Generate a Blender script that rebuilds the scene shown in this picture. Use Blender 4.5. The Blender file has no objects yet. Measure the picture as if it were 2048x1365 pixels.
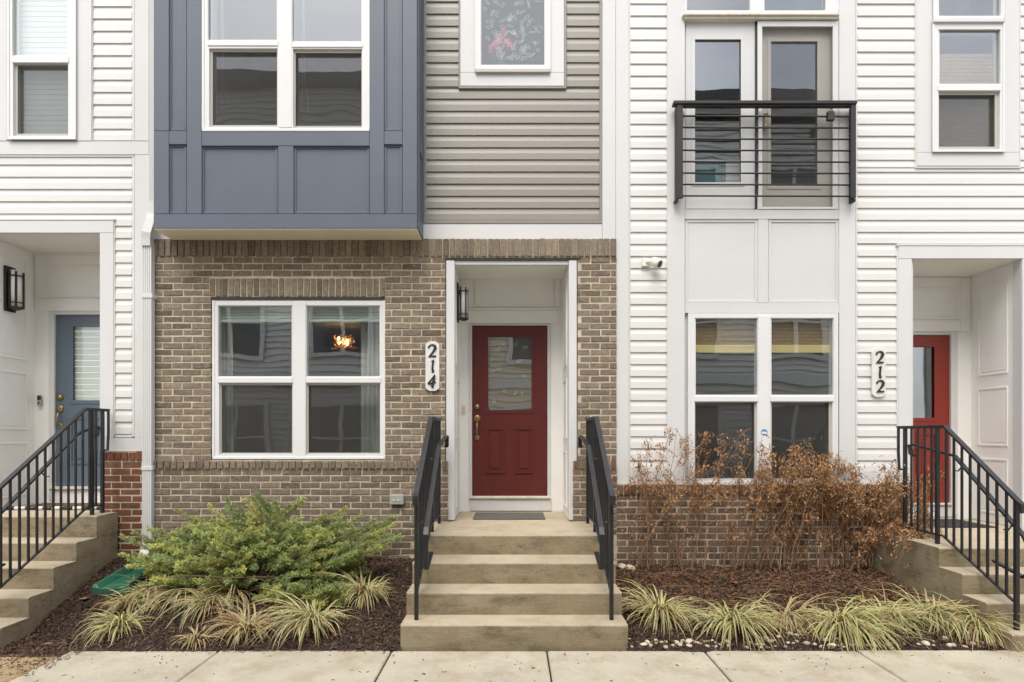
import bpy, math, random
import numpy as np
from mathutils import Vector, Matrix

R = random.Random(11)
NR = np.random.default_rng(11)
SC = bpy.context.scene
COL = SC.collection
rad = math.radians
F = 1180.0      # focal length in photo pixels
EYE = 1.62      # eye height above the pavement

# ------------------------------------------------------------------ camera, sky, sun, exposure
cam = bpy.data.cameras.new('camera')
cam.sensor_width = 36.0
cam.lens = 36.0 * F / 2048.0
cam.shift_y = (870 - 682.5) / 2048.0
cam.clip_start = 0.05
cam.clip_end = 500
camo = bpy.data.objects.new('camera', cam)
COL.objects.link(camo)
camo.location = (0, 0, EYE)
camo.rotation_euler = (rad(90), 0, 0)
SC.camera = camo

SUN_EL, SUN_AZ = 60.0, 195.0     # azimuth measured from +Y (the facade) clockwise: 180 is straight behind the camera
world = bpy.data.worlds.new('World')
SC.world = world
world.use_nodes = True
wt = world.node_tree
wt.nodes.clear()
w_out = wt.nodes.new('ShaderNodeOutputWorld')
w_bg = wt.nodes.new('ShaderNodeBackground')
w_sky = wt.nodes.new('ShaderNodeTexSky')
w_sky.sky_type = 'NISHITA'
w_sky.sun_disc = False
w_sky.sun_elevation = rad(SUN_EL)
w_sky.sun_rotation = rad(SUN_AZ)
w_sky.air_density = 1.0
w_sky.dust_density = 4.0
w_sky.ozone_density = 1.0
w_hsv = wt.nodes.new('ShaderNodeHueSaturation')
w_hsv.inputs['Saturation'].default_value = 0.70
w_tc = wt.nodes.new('ShaderNodeTexCoord')
w_no = wt.nodes.new('ShaderNodeTexNoise')
w_no.inputs['Scale'].default_value = 2.6
w_no.inputs['Detail'].default_value = 6
w_rp = wt.nodes.new('ShaderNodeValToRGB')
w_rp.color_ramp.elements[0].position = 0.36
w_rp.color_ramp.elements[0].color = (0, 0, 0, 1)
w_rp.color_ramp.elements[1].position = 0.66
w_rp.color_ramp.elements[1].color = (1, 1, 1, 1)
w_mx = wt.nodes.new('ShaderNodeMix')
w_mx.data_type = 'RGBA'
w_mx.inputs['B'].default_value = (9.6, 9.7, 9.9, 1)
wt.links.new(w_tc.outputs['Generated'], w_no.inputs['Vector'])
wt.links.new(w_no.outputs['Fac'], w_rp.inputs['Fac'])
wt.links.new(w_rp.outputs['Color'], w_mx.inputs['Factor'])
wt.links.new(w_sky.outputs['Color'], w_hsv.inputs['Color'])
wt.links.new(w_hsv.outputs['Color'], w_mx.inputs['A'])
wt.links.new(w_mx.outputs['Result'], w_bg.inputs['Color'])
w_bg.inputs['Strength'].default_value = 0.125
wt.links.new(w_bg.outputs['Background'], w_out.inputs['Surface'])

sun = bpy.data.lights.new('sun', 'SUN')
sun.energy = 1.5
sun.angle = rad(35)
sun.color = (1.0, 0.94, 0.85)
suno = bpy.data.objects.new('sun', sun)
COL.objects.link(suno)
_a = rad(SUN_AZ)
_d = Vector((math.sin(_a) * math.cos(rad(SUN_EL)), math.cos(_a) * math.cos(rad(SUN_EL)), math.sin(rad(SUN_EL))))
suno.location = _d * 40
suno.rotation_euler = _d.to_track_quat('Z', 'Y').to_euler()

SC.view_settings.view_transform = 'Standard'
SC.view_settings.look = 'None'
SC.view_settings.exposure = 0.93
SC.view_settings.gamma = 1.0
SC.view_settings.use_curve_mapping = False
SC.render.engine = 'CYCLES'
SC.cycles.use_denoising = True
SC.cycles.max_bounces = 10
SC.cycles.transparent_max_bounces = 16
SC.cycles.caustics_reflective = False
SC.cycles.caustics_refractive = False

# ------------------------------------------------------------------ materials
def nd(t, typ, **kw):
    n = t.nodes.new(typ)
    for k, v in kw.items():
        n.inputs[k].default_value = v
    return n

def base_mat(name):
    m = bpy.data.materials.new(name)
    m.use_nodes = True
    t = m.node_tree
    return m, t, t.nodes['Principled BSDF']

def mixc(t, fac, a, b, mode='MIX'):
    n = t.nodes.new('ShaderNodeMix')
    n.data_type = 'RGBA'
    n.blend_type = mode
    for sock, v in (('Factor', fac), ('A', a), ('B', b)):
        if isinstance(v, (int, float)):
            n.inputs[sock].default_value = v
        elif isinstance(v, tuple):
            n.inputs[sock].default_value = v if len(v) == 4 else v + (1,)
        else:
            t.links.new(v, n.inputs[sock])
    return n.outputs['Result']

def noise(t, scale, detail=4, rough=.55, stretch=None, vec=None):
    g = t.nodes.new('ShaderNodeNewGeometry')
    v = vec or g.outputs['Position']
    if stretch:
        mp = t.nodes.new('ShaderNodeMapping')
        mp.inputs['Scale'].default_value = stretch
        t.links.new(v, mp.inputs['Vector'])
        v = mp.outputs['Vector']
    n = nd(t, 'ShaderNodeTexNoise', Scale=scale, Detail=detail, Roughness=rough)
    t.links.new(v, n.inputs['Vector'])
    return n.outputs['Fac']

def ramp(t, fac, stops):
    n = t.nodes.new('ShaderNodeValToRGB')
    e = n.color_ramp.elements
    while len(e) < len(stops):
        e.new(.5)
    for i, (p, c) in enumerate(stops):
        e[i].position = p
        e[i].color = c + (1,) if isinstance(c, tuple) else (c, c, c, 1)
    t.links.new(fac, n.inputs['Fac'])
    return n.outputs['Color']

def bump(t, b, h, dist, strength=1.0):
    n = t.nodes.new('ShaderNodeBump')
    n.inputs['Distance'].default_value = dist
    n.inputs['Strength'].default_value = strength
    t.links.new(h, n.inputs['Height'])
    t.links.new(n.outputs['Normal'], b.inputs['Normal'])

def pm(name, col, rough=.5, var=.06, scale=3., bmp=0., bscale=60., metal=0., stretch=None, dirt=None, dirt_amt=.3, dirt_scale=2.):
    """painted / plain surface: slow colour drift, fine grain, optional grime"""
    m, t, b = base_mat(name)
    lo = tuple(c * (1 - var) for c in col)
    hi = tuple(min(1, c * (1 + var)) for c in col)
    n1 = noise(t, scale, 5, .6, stretch)
    c = mixc(t, ramp(t, n1, [(.3, 0.), (.7, 1.)]), lo, hi)
    if dirt:
        n2 = noise(t, dirt_scale, 7, .65, (1, 1, .6))
        c = mixc(t, ramp(t, n2, [(.52, 0.), (.78, dirt_amt)]), c, dirt)
    t.links.new(c, b.inputs['Base Color'])
    b.inputs['Roughness'].default_value = rough
    b.inputs['Metallic'].default_value = metal
    if bmp:
        bump(t, b, noise(t, bscale, 4, .6, stretch), bmp)
    return m

def brick_mat(name, cols, island=False, speck=(.42, .37, .29), speck_amt=.35):
    m, t, b = base_mat(name)
    if island:
        g = t.nodes.new('ShaderNodeNewGeometry')
        rnd = g.outputs['Random Per Island']
    else:
        o = t.nodes.new('ShaderNodeObjectInfo')
        rnd = o.outputs['Random']
    k = len(cols)
    c = ramp(t, rnd, [(i / (k - 1) if k > 1 else 0, cc) for i, cc in enumerate(cols)])
    n1 = noise(t, 30, 6, .72)
    c = mixc(t, ramp(t, n1, [(.34, .5), (.56, 0.)]), c, (.085, .064, .045))
    n0 = noise(t, 11, 4, .6)
    c = mixc(t, ramp(t, n0, [(.50, 0.), (.66, .38)]), c, (.25, .172, .125))
    n2 = noise(t, 21, 6, .72, (1, 1, 2.2))
    c = mixc(t, ramp(t, n2, [(.52, 0.), (.66, speck_amt * 1.25)]), c, speck)
    n3 = noise(t, 95, 3, .7)
    c = mixc(t, ramp(t, n3, [(.34, .55), (.48, 0.)]), c, (.06, .045, .03))
    t.links.new(c, b.inputs['Base Color'])
    b.inputs['Roughness'].default_value = .88
    b.inputs['Specular IOR Level'].default_value = .25
    bump(t, b, noise(t, 75, 6, .7, (1, 1, 1.6)), .006)
    return m

def rand_mat(name, stops, rough=.75, attr=None, trans=0., bmp=0., objrand=False):
    """colour picked per loose piece, optionally multiplied by a vertex colour"""
    m, t, b = base_mat(name)
    if objrand:
        g = t.nodes.new('ShaderNodeObjectInfo')
        r = g.outputs['Random']
    else:
        g = t.nodes.new('ShaderNodeNewGeometry')
        r = g.outputs['Random Per Island']
    c = ramp(t, r, stops)
    if attr:
        a = t.nodes.new('ShaderNodeVertexColor')
        a.layer_name = attr
        c = mixc(t, 1., c, a.outputs['Color'], 'MULTIPLY')
    t.links.new(c, b.inputs['Base Color'])
    b.inputs['Roughness'].default_value = rough
    b.inputs['Specular IOR Level'].default_value = .3
    if bmp:
        bump(t, b, noise(t, 55, 4, .6), bmp)
    if trans:
        tl = t.nodes.new('ShaderNodeBsdfTranslucent')
        t.links.new(c, tl.inputs['Color'])
        ms = t.nodes.new('ShaderNodeMixShader')
        ms.inputs[0].default_value = trans
        t.links.new(b.outputs[0], ms.inputs[1])
        t.links.new(tl.outputs[0], ms.inputs[2])
        t.links.new(ms.outputs[0], t.nodes['Material Output'].inputs['Surface'])
    return m

def attr_mat(name, rough=.7, trans=.2, spec=.3):
    m, t, b = base_mat(name)
    a = t.nodes.new('ShaderNodeVertexColor')
    a.layer_name = 'Col'
    t.links.new(a.outputs['Color'], b.inputs['Base Color'])
    b.inputs['Roughness'].default_value = rough
    b.inputs['Specular IOR Level'].default_value = spec
    if trans:
        tl = t.nodes.new('ShaderNodeBsdfTranslucent')
        t.links.new(a.outputs['Color'], tl.inputs['Color'])
        ms = t.nodes.new('ShaderNodeMixShader')
        ms.inputs[0].default_value = trans
        t.links.new(b.outputs[0], ms.inputs[1])
        t.links.new(tl.outputs[0], ms.inputs[2])
        t.links.new(ms.outputs[0], t.nodes['Material Output'].inputs['Surface'])
    return m

def glass_mat(name, f0=.15, wave=.0045, wscale=1.5, tint=(.93, .955, .945)):
    m = bpy.data.materials.new(name)
    m.use_nodes = True
    t = m.node_tree
    t.nodes.clear()
    out = t.nodes.new('ShaderNodeOutputMaterial')
    gl = t.nodes.new('ShaderNodeBsdfGlossy')
    gl.inputs['Roughness'].default_value = 0.0
    gl.inputs['Color'].default_value = (.95, .97, 1, 1)
    tr = t.nodes.new('ShaderNodeBsdfTransparent')
    tr.inputs['Color'].default_value = tint + (1,)
    # Schlick reflectance, the same for both faces of the thin pane
    lw = t.nodes.new('ShaderNodeLayerWeight')
    pw = t.nodes.new('ShaderNodeMath'); pw.operation = 'POWER'; pw.inputs[1].default_value = 5.0
    t.links.new(lw.outputs['Facing'], pw.inputs[0])
    fr = t.nodes.new('ShaderNodeMath'); fr.operation = 'MULTIPLY_ADD'
    fr.inputs[1].default_value = 1 - f0; fr.inputs[2].default_value = f0
    t.links.new(pw.outputs[0], fr.inputs[0])
    ms = t.nodes.new('ShaderNodeMixShader')
    n = noise(t, wscale, 1.5, .4)
    bp = t.nodes.new('ShaderNodeBump')
    bp.inputs['Distance'].default_value = wave
    t.links.new(n, bp.inputs['Height'])
    t.links.new(bp.outputs['Normal'], gl.inputs['Normal'])
    t.links.new(fr.outputs[0], ms.inputs[0])
    t.links.new(tr.outputs[0], ms.inputs[1])
    t.links.new(gl.outputs[0], ms.inputs[2])
    t.links.new(ms.outputs[0], out.inputs['Surface'])
    return m

def screen_mat(name, dens=.45, col=(.10, .10, .095)):
    """insect screen: woven threads far below a pixel, so part opaque, part clear"""
    m = bpy.data.materials.new(name)
    m.use_nodes = True
    t = m.node_tree
    b = t.nodes['Principled BSDF']
    b.inputs['Base Color'].default_value = col + (1,)
    b.inputs['Roughness'].default_value = .8
    tr = t.nodes.new('ShaderNodeBsdfTransparent')
    ms = t.nodes.new('ShaderNodeMixShader')
    ms.inputs[0].default_value = dens
    t.links.new(tr.outputs[0], ms.inputs[1])
    t.links.new(b.outputs[0], ms.inputs[2])
    t.links.new(ms.outputs[0], t.nodes['Material Output'].inputs['Surface'])
    return m

def emit_mat(name, col, s):
    m, t, b = base_mat(name)
    b.inputs['Base Color'].default_value = col + (1,)
    b.inputs['Emission Color'].default_value = col + (1,)
    b.inputs['Emission Strength'].default_value = s
    return m

def concrete_mat(name, col, stain, riser_stain, pit=True):
    m, t, b = base_mat(name)
    n1 = noise(t, 2.2, 8, .65)
    c = mixc(t, ramp(t, n1, [(.3, 0.), (.7, 1.)]), tuple(x * .86 for x in col), tuple(min(1, x * 1.1) for x in col))
    n2 = noise(t, 160, 3, .6)
    c = mixc(t, ramp(t, n2, [(.35, .38), (.5, 0.)]), c, tuple(x * .5 for x in col))
    n3 = noise(t, 3.1, 9, .7)
    c = mixc(t, ramp(t, n3, [(.47, 0.), (.74, .62)]), c, stain)
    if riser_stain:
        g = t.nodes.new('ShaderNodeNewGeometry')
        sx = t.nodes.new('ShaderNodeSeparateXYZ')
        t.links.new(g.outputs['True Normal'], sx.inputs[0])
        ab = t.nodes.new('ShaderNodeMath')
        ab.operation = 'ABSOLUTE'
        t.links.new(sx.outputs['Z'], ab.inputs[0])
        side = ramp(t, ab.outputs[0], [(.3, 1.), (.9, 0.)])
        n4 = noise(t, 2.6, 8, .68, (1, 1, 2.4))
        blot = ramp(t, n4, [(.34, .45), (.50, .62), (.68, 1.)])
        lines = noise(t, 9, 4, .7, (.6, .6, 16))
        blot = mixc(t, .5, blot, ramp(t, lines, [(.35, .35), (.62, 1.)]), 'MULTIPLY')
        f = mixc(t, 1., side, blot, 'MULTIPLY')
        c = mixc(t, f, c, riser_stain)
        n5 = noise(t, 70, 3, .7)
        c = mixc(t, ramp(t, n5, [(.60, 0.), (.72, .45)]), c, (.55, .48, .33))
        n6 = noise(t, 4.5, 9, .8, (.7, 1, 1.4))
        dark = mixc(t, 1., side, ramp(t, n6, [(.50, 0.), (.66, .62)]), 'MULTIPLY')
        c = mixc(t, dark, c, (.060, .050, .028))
    t.links.new(c, b.inputs['Base Color'])
    b.inputs['Roughness'].default_value = .9
    b.inputs['Specular IOR Level'].default_value = .25
    h = mixc(t, .5, noise(t, 190, 4, .6), noise(t, 26, 5, .6))
    bump(t, b, h, .006)
    return m

M = {}
M['white'] = pm('white_trim_paint', (.615, .62, .625), .45, .025, 2., .0008, 120, dirt=(.5, .46, .38), dirt_amt=.10)
M['white2'] = pm('white_board_paint', (.595, .60, .605), .5, .03, 1.4, .0010, 90, dirt=(.48, .45, .38), dirt_amt=.16)
M['porch'] = pm('porch_white_paint', (.84, .835, .81), .5, .03, 1.4, .0010, 90, dirt=(.5, .46, .38), dirt_amt=.15)
M['vinyl'] = pm('white_vinyl_siding', (.65, .65, .635), .42, .03, 1.1, .0012, 40, stretch=(.25, 1, 4), dirt=(.5, .47, .38), dirt_amt=.10)
M['frame'] = pm('white_vinyl_frame', (.69, .695, .70), .35, .02, 2.)
M['weathered'] = pm('weathered_white_paint', (.66, .63, .55), .6, .1, 5., .001, 60, dirt=(.3, .26, .19), dirt_amt=.6, dirt_scale=9)
M['taupe'] = pm('taupe_vinyl_siding', (.250, .232, .207), .42, .05, 1.2, .0014, 45, stretch=(.25, 1, 4))
M['blue'] = pm('slate_blue_paint', (.097, .116, .153), .48, .05, 1.6, .0012, 70)
M['soffit'] = pm('bounce_tinted_soffit', (.80, .74, .61), .6, .05, 2.)  # whitish board; warm bounce light is put into this cream
M['screenframe'] = pm('grey_beige_screen_frame', (.46, .45, .41), .4, .03, 3.)
M['mortar'] = pm('cream_mortar', (.50, .430, .325), .95, .24, 9, .004, 60)
M['mortar_w'] = pm('pale_mortar', (.56, .50, .40), .95, .14, 14, .004, 60)
BR = [(.115, .094, .070), (.235, .194, .143), (.27, .225, .168), (.20, .166, .128), (.31, .262, .195), (.155, .130, .104), (.235, .19, .148)]
BRB = [(.140, .110, .084), (.225, .180, .135), (.26, .21, .155), (.195, .158, .122), (.165, .136, .108), (.24, .19, .145)]
BRR = [(.17, .063, .036), (.22, .082, .046), (.15, .058, .036), (.25, .10, .056), (.19, .072, .042)]
BRM = [(.22, .145, .095), (.26, .178, .118), (.085, .072, .066), (.235, .155, .102), (.28, .19, .13), (.26, .17, .115), (.10, .082, .072), (.245, .165, .11)]
M['brick'] = brick_mat('brown_brick', BR)
M['brick_i'] = brick_mat('brown_brick_pieces', BR, True)
M['brick_base'] = brick_mat('grey_brown_brick', BRB)
M['brick_base_i'] = brick_mat('grey_brown_brick_pieces', BRB, True)
M['brick_red'] = brick_mat('red_brick', BRR, speck=(.32, .16, .10), speck_amt=.2)
M['brick_mix'] = brick_mat('mixed_brown_brick', BRM, speck_amt=.2)
M['brick_cap'] = brick_mat('red_brown_brick', [(.16, .085, .052), (.20, .11, .07), (.24, .12, .072), (.15, .088, .06)], speck_amt=.15)
M['steel'] = pm('dark_lintel_steel', (.03, .026, .022), .6, .1, 5)
M['iron'] = pm('black_railing_paint', (.013, .0135, .016), .42, .3, 14, .001, 90, dirt=(.04, .04, .045), dirt_amt=.25, dirt_scale=14)
M['darkgrey'] = pm('charcoal_railing_paint', (.020, .020, .021), .55, .12, 8)
M['door_red'] = pm('oxblood_door_paint', (.105, .014, .012), .42, .06, 2., .0010, 60, stretch=(3, 3, .6))
M['door_red2'] = pm('bright_red_door_paint', (.235, .026, .014), .42, .05, 2., .0010, 60, stretch=(3, 3, .6))
M['door_blue'] = pm('blue_door_paint', (.098, .132, .172), .42, .05, 2., .0010, 60, stretch=(3, 3, .6))
M['door_dimmed'] = pm('screen_dimmed_door_paint', (.50, .48, .44), .5, .04, 2.)  # greyed: the shade of the insect screen is put into the door colour
M['brass'] = pm('aged_brass', (.34, .25, .12), .38, .2, 30, metal=.85)
M['glass'] = glass_mat('window_glass')
M['glass_flat'] = glass_mat('door_glass', .08, .003, 3.)
M['screen'] = screen_mat('insect_screen', .42, (.055, .055, .052))
M['screen_lt'] = screen_mat('door_screen', .22, (.08, .08, .078))
M['etch'] = pm('etched_white', (.72, .74, .74), .7, .05, 5)
M['frost'] = screen_mat('frosted_film', .10, (.30, .34, .40))
M['blind'] = pm('white_blind', (.78, .78, .74), .6, .03, 3.)
M['valance'] = pm('pale_green_shade', (.60, .66, .58), .6, .04, 3.)
M['bamboo'] = pm('woven_bamboo', (.33, .21, .095), .7, .35, 60, .002, 80, stretch=(.3, .3, 5))
M['bamboo_lt'] = pm('pale_bamboo', (.95, .70, .30), .6, .15, 60, .002, 80, stretch=(6, 1, .5))
M['room'] = pm('room_paint', (.42, .39, .35), .8, .05, 1.)
M['room_warm'] = pm('room_brick_paint', (.30, .16, .08), .8, .2, 6.)
M['room_floor'] = pm('room_floor', (.16, .10, .06), .5, .2, 4., stretch=(1, 8, 1))
M['added_curtain'] = pm('added_sheer', (.62, .62, .58), .8, .05, 3.)
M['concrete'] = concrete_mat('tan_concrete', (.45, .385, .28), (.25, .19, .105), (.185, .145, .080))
M['walk'] = concrete_mat('pale_concrete', (.49, .445, .355), (.27, .20, .11), None)
M['mudwalk'] = concrete_mat('muddy_concrete', (.40, .30, .17), (.20, .12, .06), None)
M['footing'] = concrete_mat('grey_footing', (.36, .34, .30), (.16, .15, .13), None)
M['asphalt'] = pm('asphalt', (.055, .055, .055), .9, .15, 8, .004, 80)
M['soil'] = pm('wet_soil', (.032, .021, .015), .85, .4, 9, .02, 24)
M['chip'] = rand_mat('mulch_chip', [(0., (.020, .013, .009)), (.3, (.052, .030, .019)), (.6, (.100, .055, .033)), (.85, (.15, .082, .048)), (1., (.27, .165, .10))], .8)
M['litter'] = rand_mat('leaf_litter', [(0., (.03, .02, .012)), (.6, (.08, .045, .025)), (1., (.16, .09, .05))], .8)
M['pebble'] = rand_mat('river_pebble', [(0., (.34, .27, .18)), (.35, (.48, .41, .30)), (.7, (.60, .54, .43)), (1., (.40, .31, .20))], .6, bmp=.003, objrand=True)
M['juniper'] = attr_mat('juniper_needles', .7, .38)
M['blade'] = attr_mat('liriope_blades', .55, .22)
M['dead'] = attr_mat('withered_leaves', .75, .15)
M['bark'] = pm('brown_bark', (.10, .058, .036), .85, .3, 30, .003, 90)
M['twig'] = pm('dry_twig', (.27, .165, .10), .8, .3, 20)
M['splash'] = pm('green_plastic', (.010, .085, .050), .4, .1, 4, .001, 60, dirt=(.09, .07, .04), dirt_amt=.35, dirt_scale=7)
M['plaque'] = pm('plaque_white', (.66, .66, .65), .6, .06, 12, .001, 50, dirt=(.36, .36, .35), dirt_amt=.5, dirt_scale=24)
M['digit'] = pm('black_numeral', (.018, .017, .017), .5, .2, 40)
M['lamp_glass'] = pm('frosted_lamp_glass', (.72, .70, .66), .35, .03, 3.)
M['lamp_metal'] = pm('dark_bronze', (.018, .017, .016), .45, .2, 20)
M['cam_white'] = pm('white_plastic', (.74, .73, .68), .4, .04, 12, dirt=(.4, .36, .26), dirt_amt=.4, dirt_scale=40)
M['black_plastic'] = pm('black_plastic', (.02, .02, .02), .35, .1, 12)
M['grey_plastic'] = pm('grey_plastic', (.33, .34, .32), .45, .08, 12)
M['mat_grey'] = pm('grey_doormat', (.10, .092, .082), .95, .3, 120, .004, 160)
M['mat_black'] = pm('black_doormat', (.022, .022, .024), .95, .3, 120, .004, 160)
M['mat_brown'] = pm('brown_doormat', (.10, .045, .028), .95, .3, 60, .004, 160)
M['cream_plastic'] = pm('cream_plastic', (.62, .56, .34), .45, .06, 20)
M['green_dot'] = pm('green_button', (.03, .16, .06), .3, .05, 10)
M['sticker'] = pm('blue_sticker', (.11, .24, .42), .5, .1, 60)
M['sticker_w'] = pm('white_sticker', (.7, .72, .75), .5, .05, 60)
M['petal'] = rand_mat('pink_petal', [(0., (.75, .10, .17)), (.5, (.85, .22, .28)), (1., (.88, .42, .44))], .6)
M['teal'] = pm('teal_picture', (.05, .16, .17), .5, .3, 5)
M['bulb'] = emit_mat('warm_bulb', (1.0, .70, .32), 40)
M['copper'] = pm('copper_shard', (.80, .42, .16), .45, .2, 20, metal=.5)
M['opp_grey'] = pm('grey_siding', (.66, .655, .63), .6, .05, 2.)
M['opp_tan'] = pm('tan_siding', (.68, .60, .48), .6, .05, 2.)
M['opp_brick'] = pm('opposite_brick', (.34, .22, .14), .9, .3, 9)
M['opp_roof'] = pm('grey_roof', (.10, .10, .10), .9, .2, 8)
M['opp_glass'] = pm('dark_glass', (.06, .065, .07), .1, .1, 2)

# ------------------------------------------------------------------ mesh helpers
ORG = {}

def tag(o, label=None, cat=None, group=None, kind=None):
    for k, v in (('label', label), ('category', cat), ('group', group), ('kind', kind)):
        if v:
            o[k] = v
    return o

def thing(name, label=None, cat=None, loc=(0, 0, 0), group=None, kind=None):
    o = bpy.data.objects.new(name, None)
    o.empty_display_size = .1
    o.location = loc
    COL.objects.link(o)
    ORG[o.name] = Vector(loc)
    return tag(o, label, cat, group, kind)

def link_mesh(name, me, m, parent):
    o = bpy.data.objects.new(name, me)
    COL.objects.link(o)
    if m is not None and not me.materials:
        me.materials.append(M[m] if isinstance(m, str) else m)
    if parent is not None:
        o.parent = parent
        ORG[o.name] = ORG[parent.name]
    else:
        ORG[o.name] = Vector((0, 0, 0))
    return o

def inst(name, me, parent, loc, scale=None, rot=None):
    o = bpy.data.objects.new(name, me)
    COL.objects.link(o)
    o.parent = parent
    ORG[o.name] = ORG[parent.name]
    o.location = Vector(loc) - ORG[parent.name]
    if scale:
        o.scale = scale
    if rot:
        o.rotation_euler = rot
    return o

def X(px, D):
    return (px - 1024.0) * D / F

def Z(py, D):
    return EYE - (py - 870.0) * D / F

class MB:
    def __init__(s):
        s.v = []
        s.f = []
        s.smooth = False

    def add(s, vs, fs):
        n = len(s.v)
        s.v += [tuple(p) for p in vs]
        s.f += [tuple(i + n for i in f) for f in fs]

    def box(s, x0, x1, y0, y1, z0, z1, c=0.):
        if x0 > x1: x0, x1 = x1, x0
        if y0 > y1: y0, y1 = y1, y0
        if z0 > z1: z0, z1 = z1, z0
        c = min(c, (x1 - x0) * .3, (y1 - y0) * .3, (z1 - z0) * .3)
        if c <= 0:
            s.add([(x, y, z) for x in (x0, x1) for y in (y0, y1) for z in (z0, z1)],
                  [(0, 1, 3, 2), (4, 6, 7, 5), (0, 4, 5, 1), (2, 3, 7, 6), (0, 2, 6, 4), (1, 5, 7, 3)])
            return s
        cx, cy, cz = (x0 + x1) / 2, (y0 + y1) / 2, (z0 + z1) / 2
        hx, hy, hz = (x1 - x0) / 2, (y1 - y0) / 2, (z1 - z0) / 2
        vs = []
        idx = {}
        for sx in (-1, 1):
            for sy in (-1, 1):
                for sz in (-1, 1):
                    for ax in range(3):
                        p = [sx * (hx - c), sy * (hy - c), sz * (hz - c)]
                        p[ax] = (sx, sy, sz)[ax] * (hx, hy, hz)[ax]
                        idx[(sx, sy, sz, ax)] = len(vs)
                        vs.append((cx + p[0], cy + p[1], cz + p[2]))
        fs = []
        S = (-1, 1)
        for ax in range(3):
            o = [a for a in range(3) if a != ax]
            for sg in S:
                q = []
                for a, b in ((-1, -1), (1, -1), (1, 1), (-1, 1)):
                    k = [0, 0, 0]
                    k[ax] = sg; k[o[0]] = a; k[o[1]] = b
                    q.append(idx[(k[0], k[1], k[2], ax)])
                flip = (sg < 0) != (ax == 1)
                fs.append(tuple(q[::-1]) if flip else tuple(q))
        for ax in range(3):
            o = [a for a in range(3) if a != ax]
            for a in S:
                for b in S:
                    q = []
                    for e, axx in ((-1, o[0]), (1, o[0]), (1, o[1]), (-1, o[1])):
                        k = [0, 0, 0]
                        k[ax] = e; k[o[0]] = a; k[o[1]] = b
                        q.append(idx[(k[0], k[1], k[2], axx)])
                    fs.append(tuple(q))
        for sx in S:
            for sy in S:
                for sz in S:
                    fs.append(tuple(idx[(sx, sy, sz, ax)] for ax in range(3)))
        s.add(vs, fs)
        s.fixn = True
        return s

    def pbox(s, x0, y0, x1, y1, D, d, c=.002):
        """box whose front face is a rectangle on the wall plane at distance D, going back d"""
        return s.box(X(x0, D), X(x1, D), D, D + d, Z(y1, D), Z(y0, D), c)

    def tube(s, pts, r, n=6, cap=True):
        pts = [Vector(p) for p in pts]
        rr = r if isinstance(r, (list, tuple)) else [r] * len(pts)
        rings = []
        up = Vector((0, 0, 1))
        prev = None
        for i, p in enumerate(pts):
            t = (pts[min(i + 1, len(pts) - 1)] - pts[max(i - 1, 0)])
            if t.length < 1e-9:
                t = Vector((0, 0, 1))
            t.normalize()
            if prev is None:
                a = t.cross(up)
                if a.length < 1e-3:
                    a = t.cross(Vector((1, 0, 0)))
            else:
                a = prev - t * prev.dot(t)
                if a.length < 1e-6:
                    a = t.orthogonal()
            a.normalize()
            prev = a
            b = t.cross(a)
            rings.append([p + (a * math.cos(2 * math.pi * k / n) + b * math.sin(2 * math.pi * k / n)) * rr[i] for k in range(n)])
        vs = [q for rg in rings for q in rg]
        fs = []
        for i in range(len(pts) - 1):
            for k in range(n):
                fs.append((i * n + k, i * n + (k + 1) % n, (i + 1) * n + (k + 1) % n, (i + 1) * n + k))
        if cap:
            fs.append(tuple(range(n))[::-1])
            fs.append(tuple((len(pts) - 1) * n + k for k in range(n)))
        s.add(vs, fs)
        return s

    def sweep(s, pts, w, h, side=Vector((1, 0, 0))):
        """rectangular bar along a path, w across along side, h the other way"""
        pts = [Vector(p) for p in pts]
        vs = []
        for i, p in enumerate(pts):
            t0 = (pts[i] - pts[i - 1]).normalized() if i else None
            t1 = (pts[i + 1] - pts[i]).normalized() if i < len(pts) - 1 else None
            t = ((t0 or t1) + (t1 or t0)).normalized()
            n = side.cross(t).normalized()
            k = 1.0
            if t0 and t1:
                k = 1.0 / max(.5, t.dot(t1))
            for a, b in ((-1, -1), (1, -1), (1, 1), (-1, 1)):
                vs.append(p + side * (a * w / 2) + n * (b * h / 2 * k))
        fs = []
        for i in range(len(pts) - 1):
            for k in range(4):
                fs.append((i * 4 + k, i * 4 + (k + 1) % 4, i * 4 + 4 + (k + 1) % 4, i * 4 + 4 + k))
        fs.append((3, 2, 1, 0))
        e = (len(pts) - 1) * 4
        fs.append((e, e + 1, e + 2, e + 3))
        s.add(vs, fs)
        return s

    def prism_x(s, prof, x0, x1):
        """(y, z) profile extruded along x"""
        n = len(prof)
        s.add([(x0, y, z) for y, z in prof] + [(x1, y, z) for y, z in prof],
              [(i, (i + 1) % n, n + (i + 1) % n, n + i) for i in range(n)] + [tuple(range(n))[::-1], tuple(range(n, 2 * n))])
        return s

    def prism_y(s, prof, y0, y1):
        n = len(prof)
        s.add([(x, y0, z) for x, z in prof] + [(x, y1, z) for x, z in prof],
              [(i, (i + 1) % n, n + (i + 1) % n, n + i) for i in range(n)] + [tuple(range(n))[::-1], tuple(range(n, 2 * n))])
        return s

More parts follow.
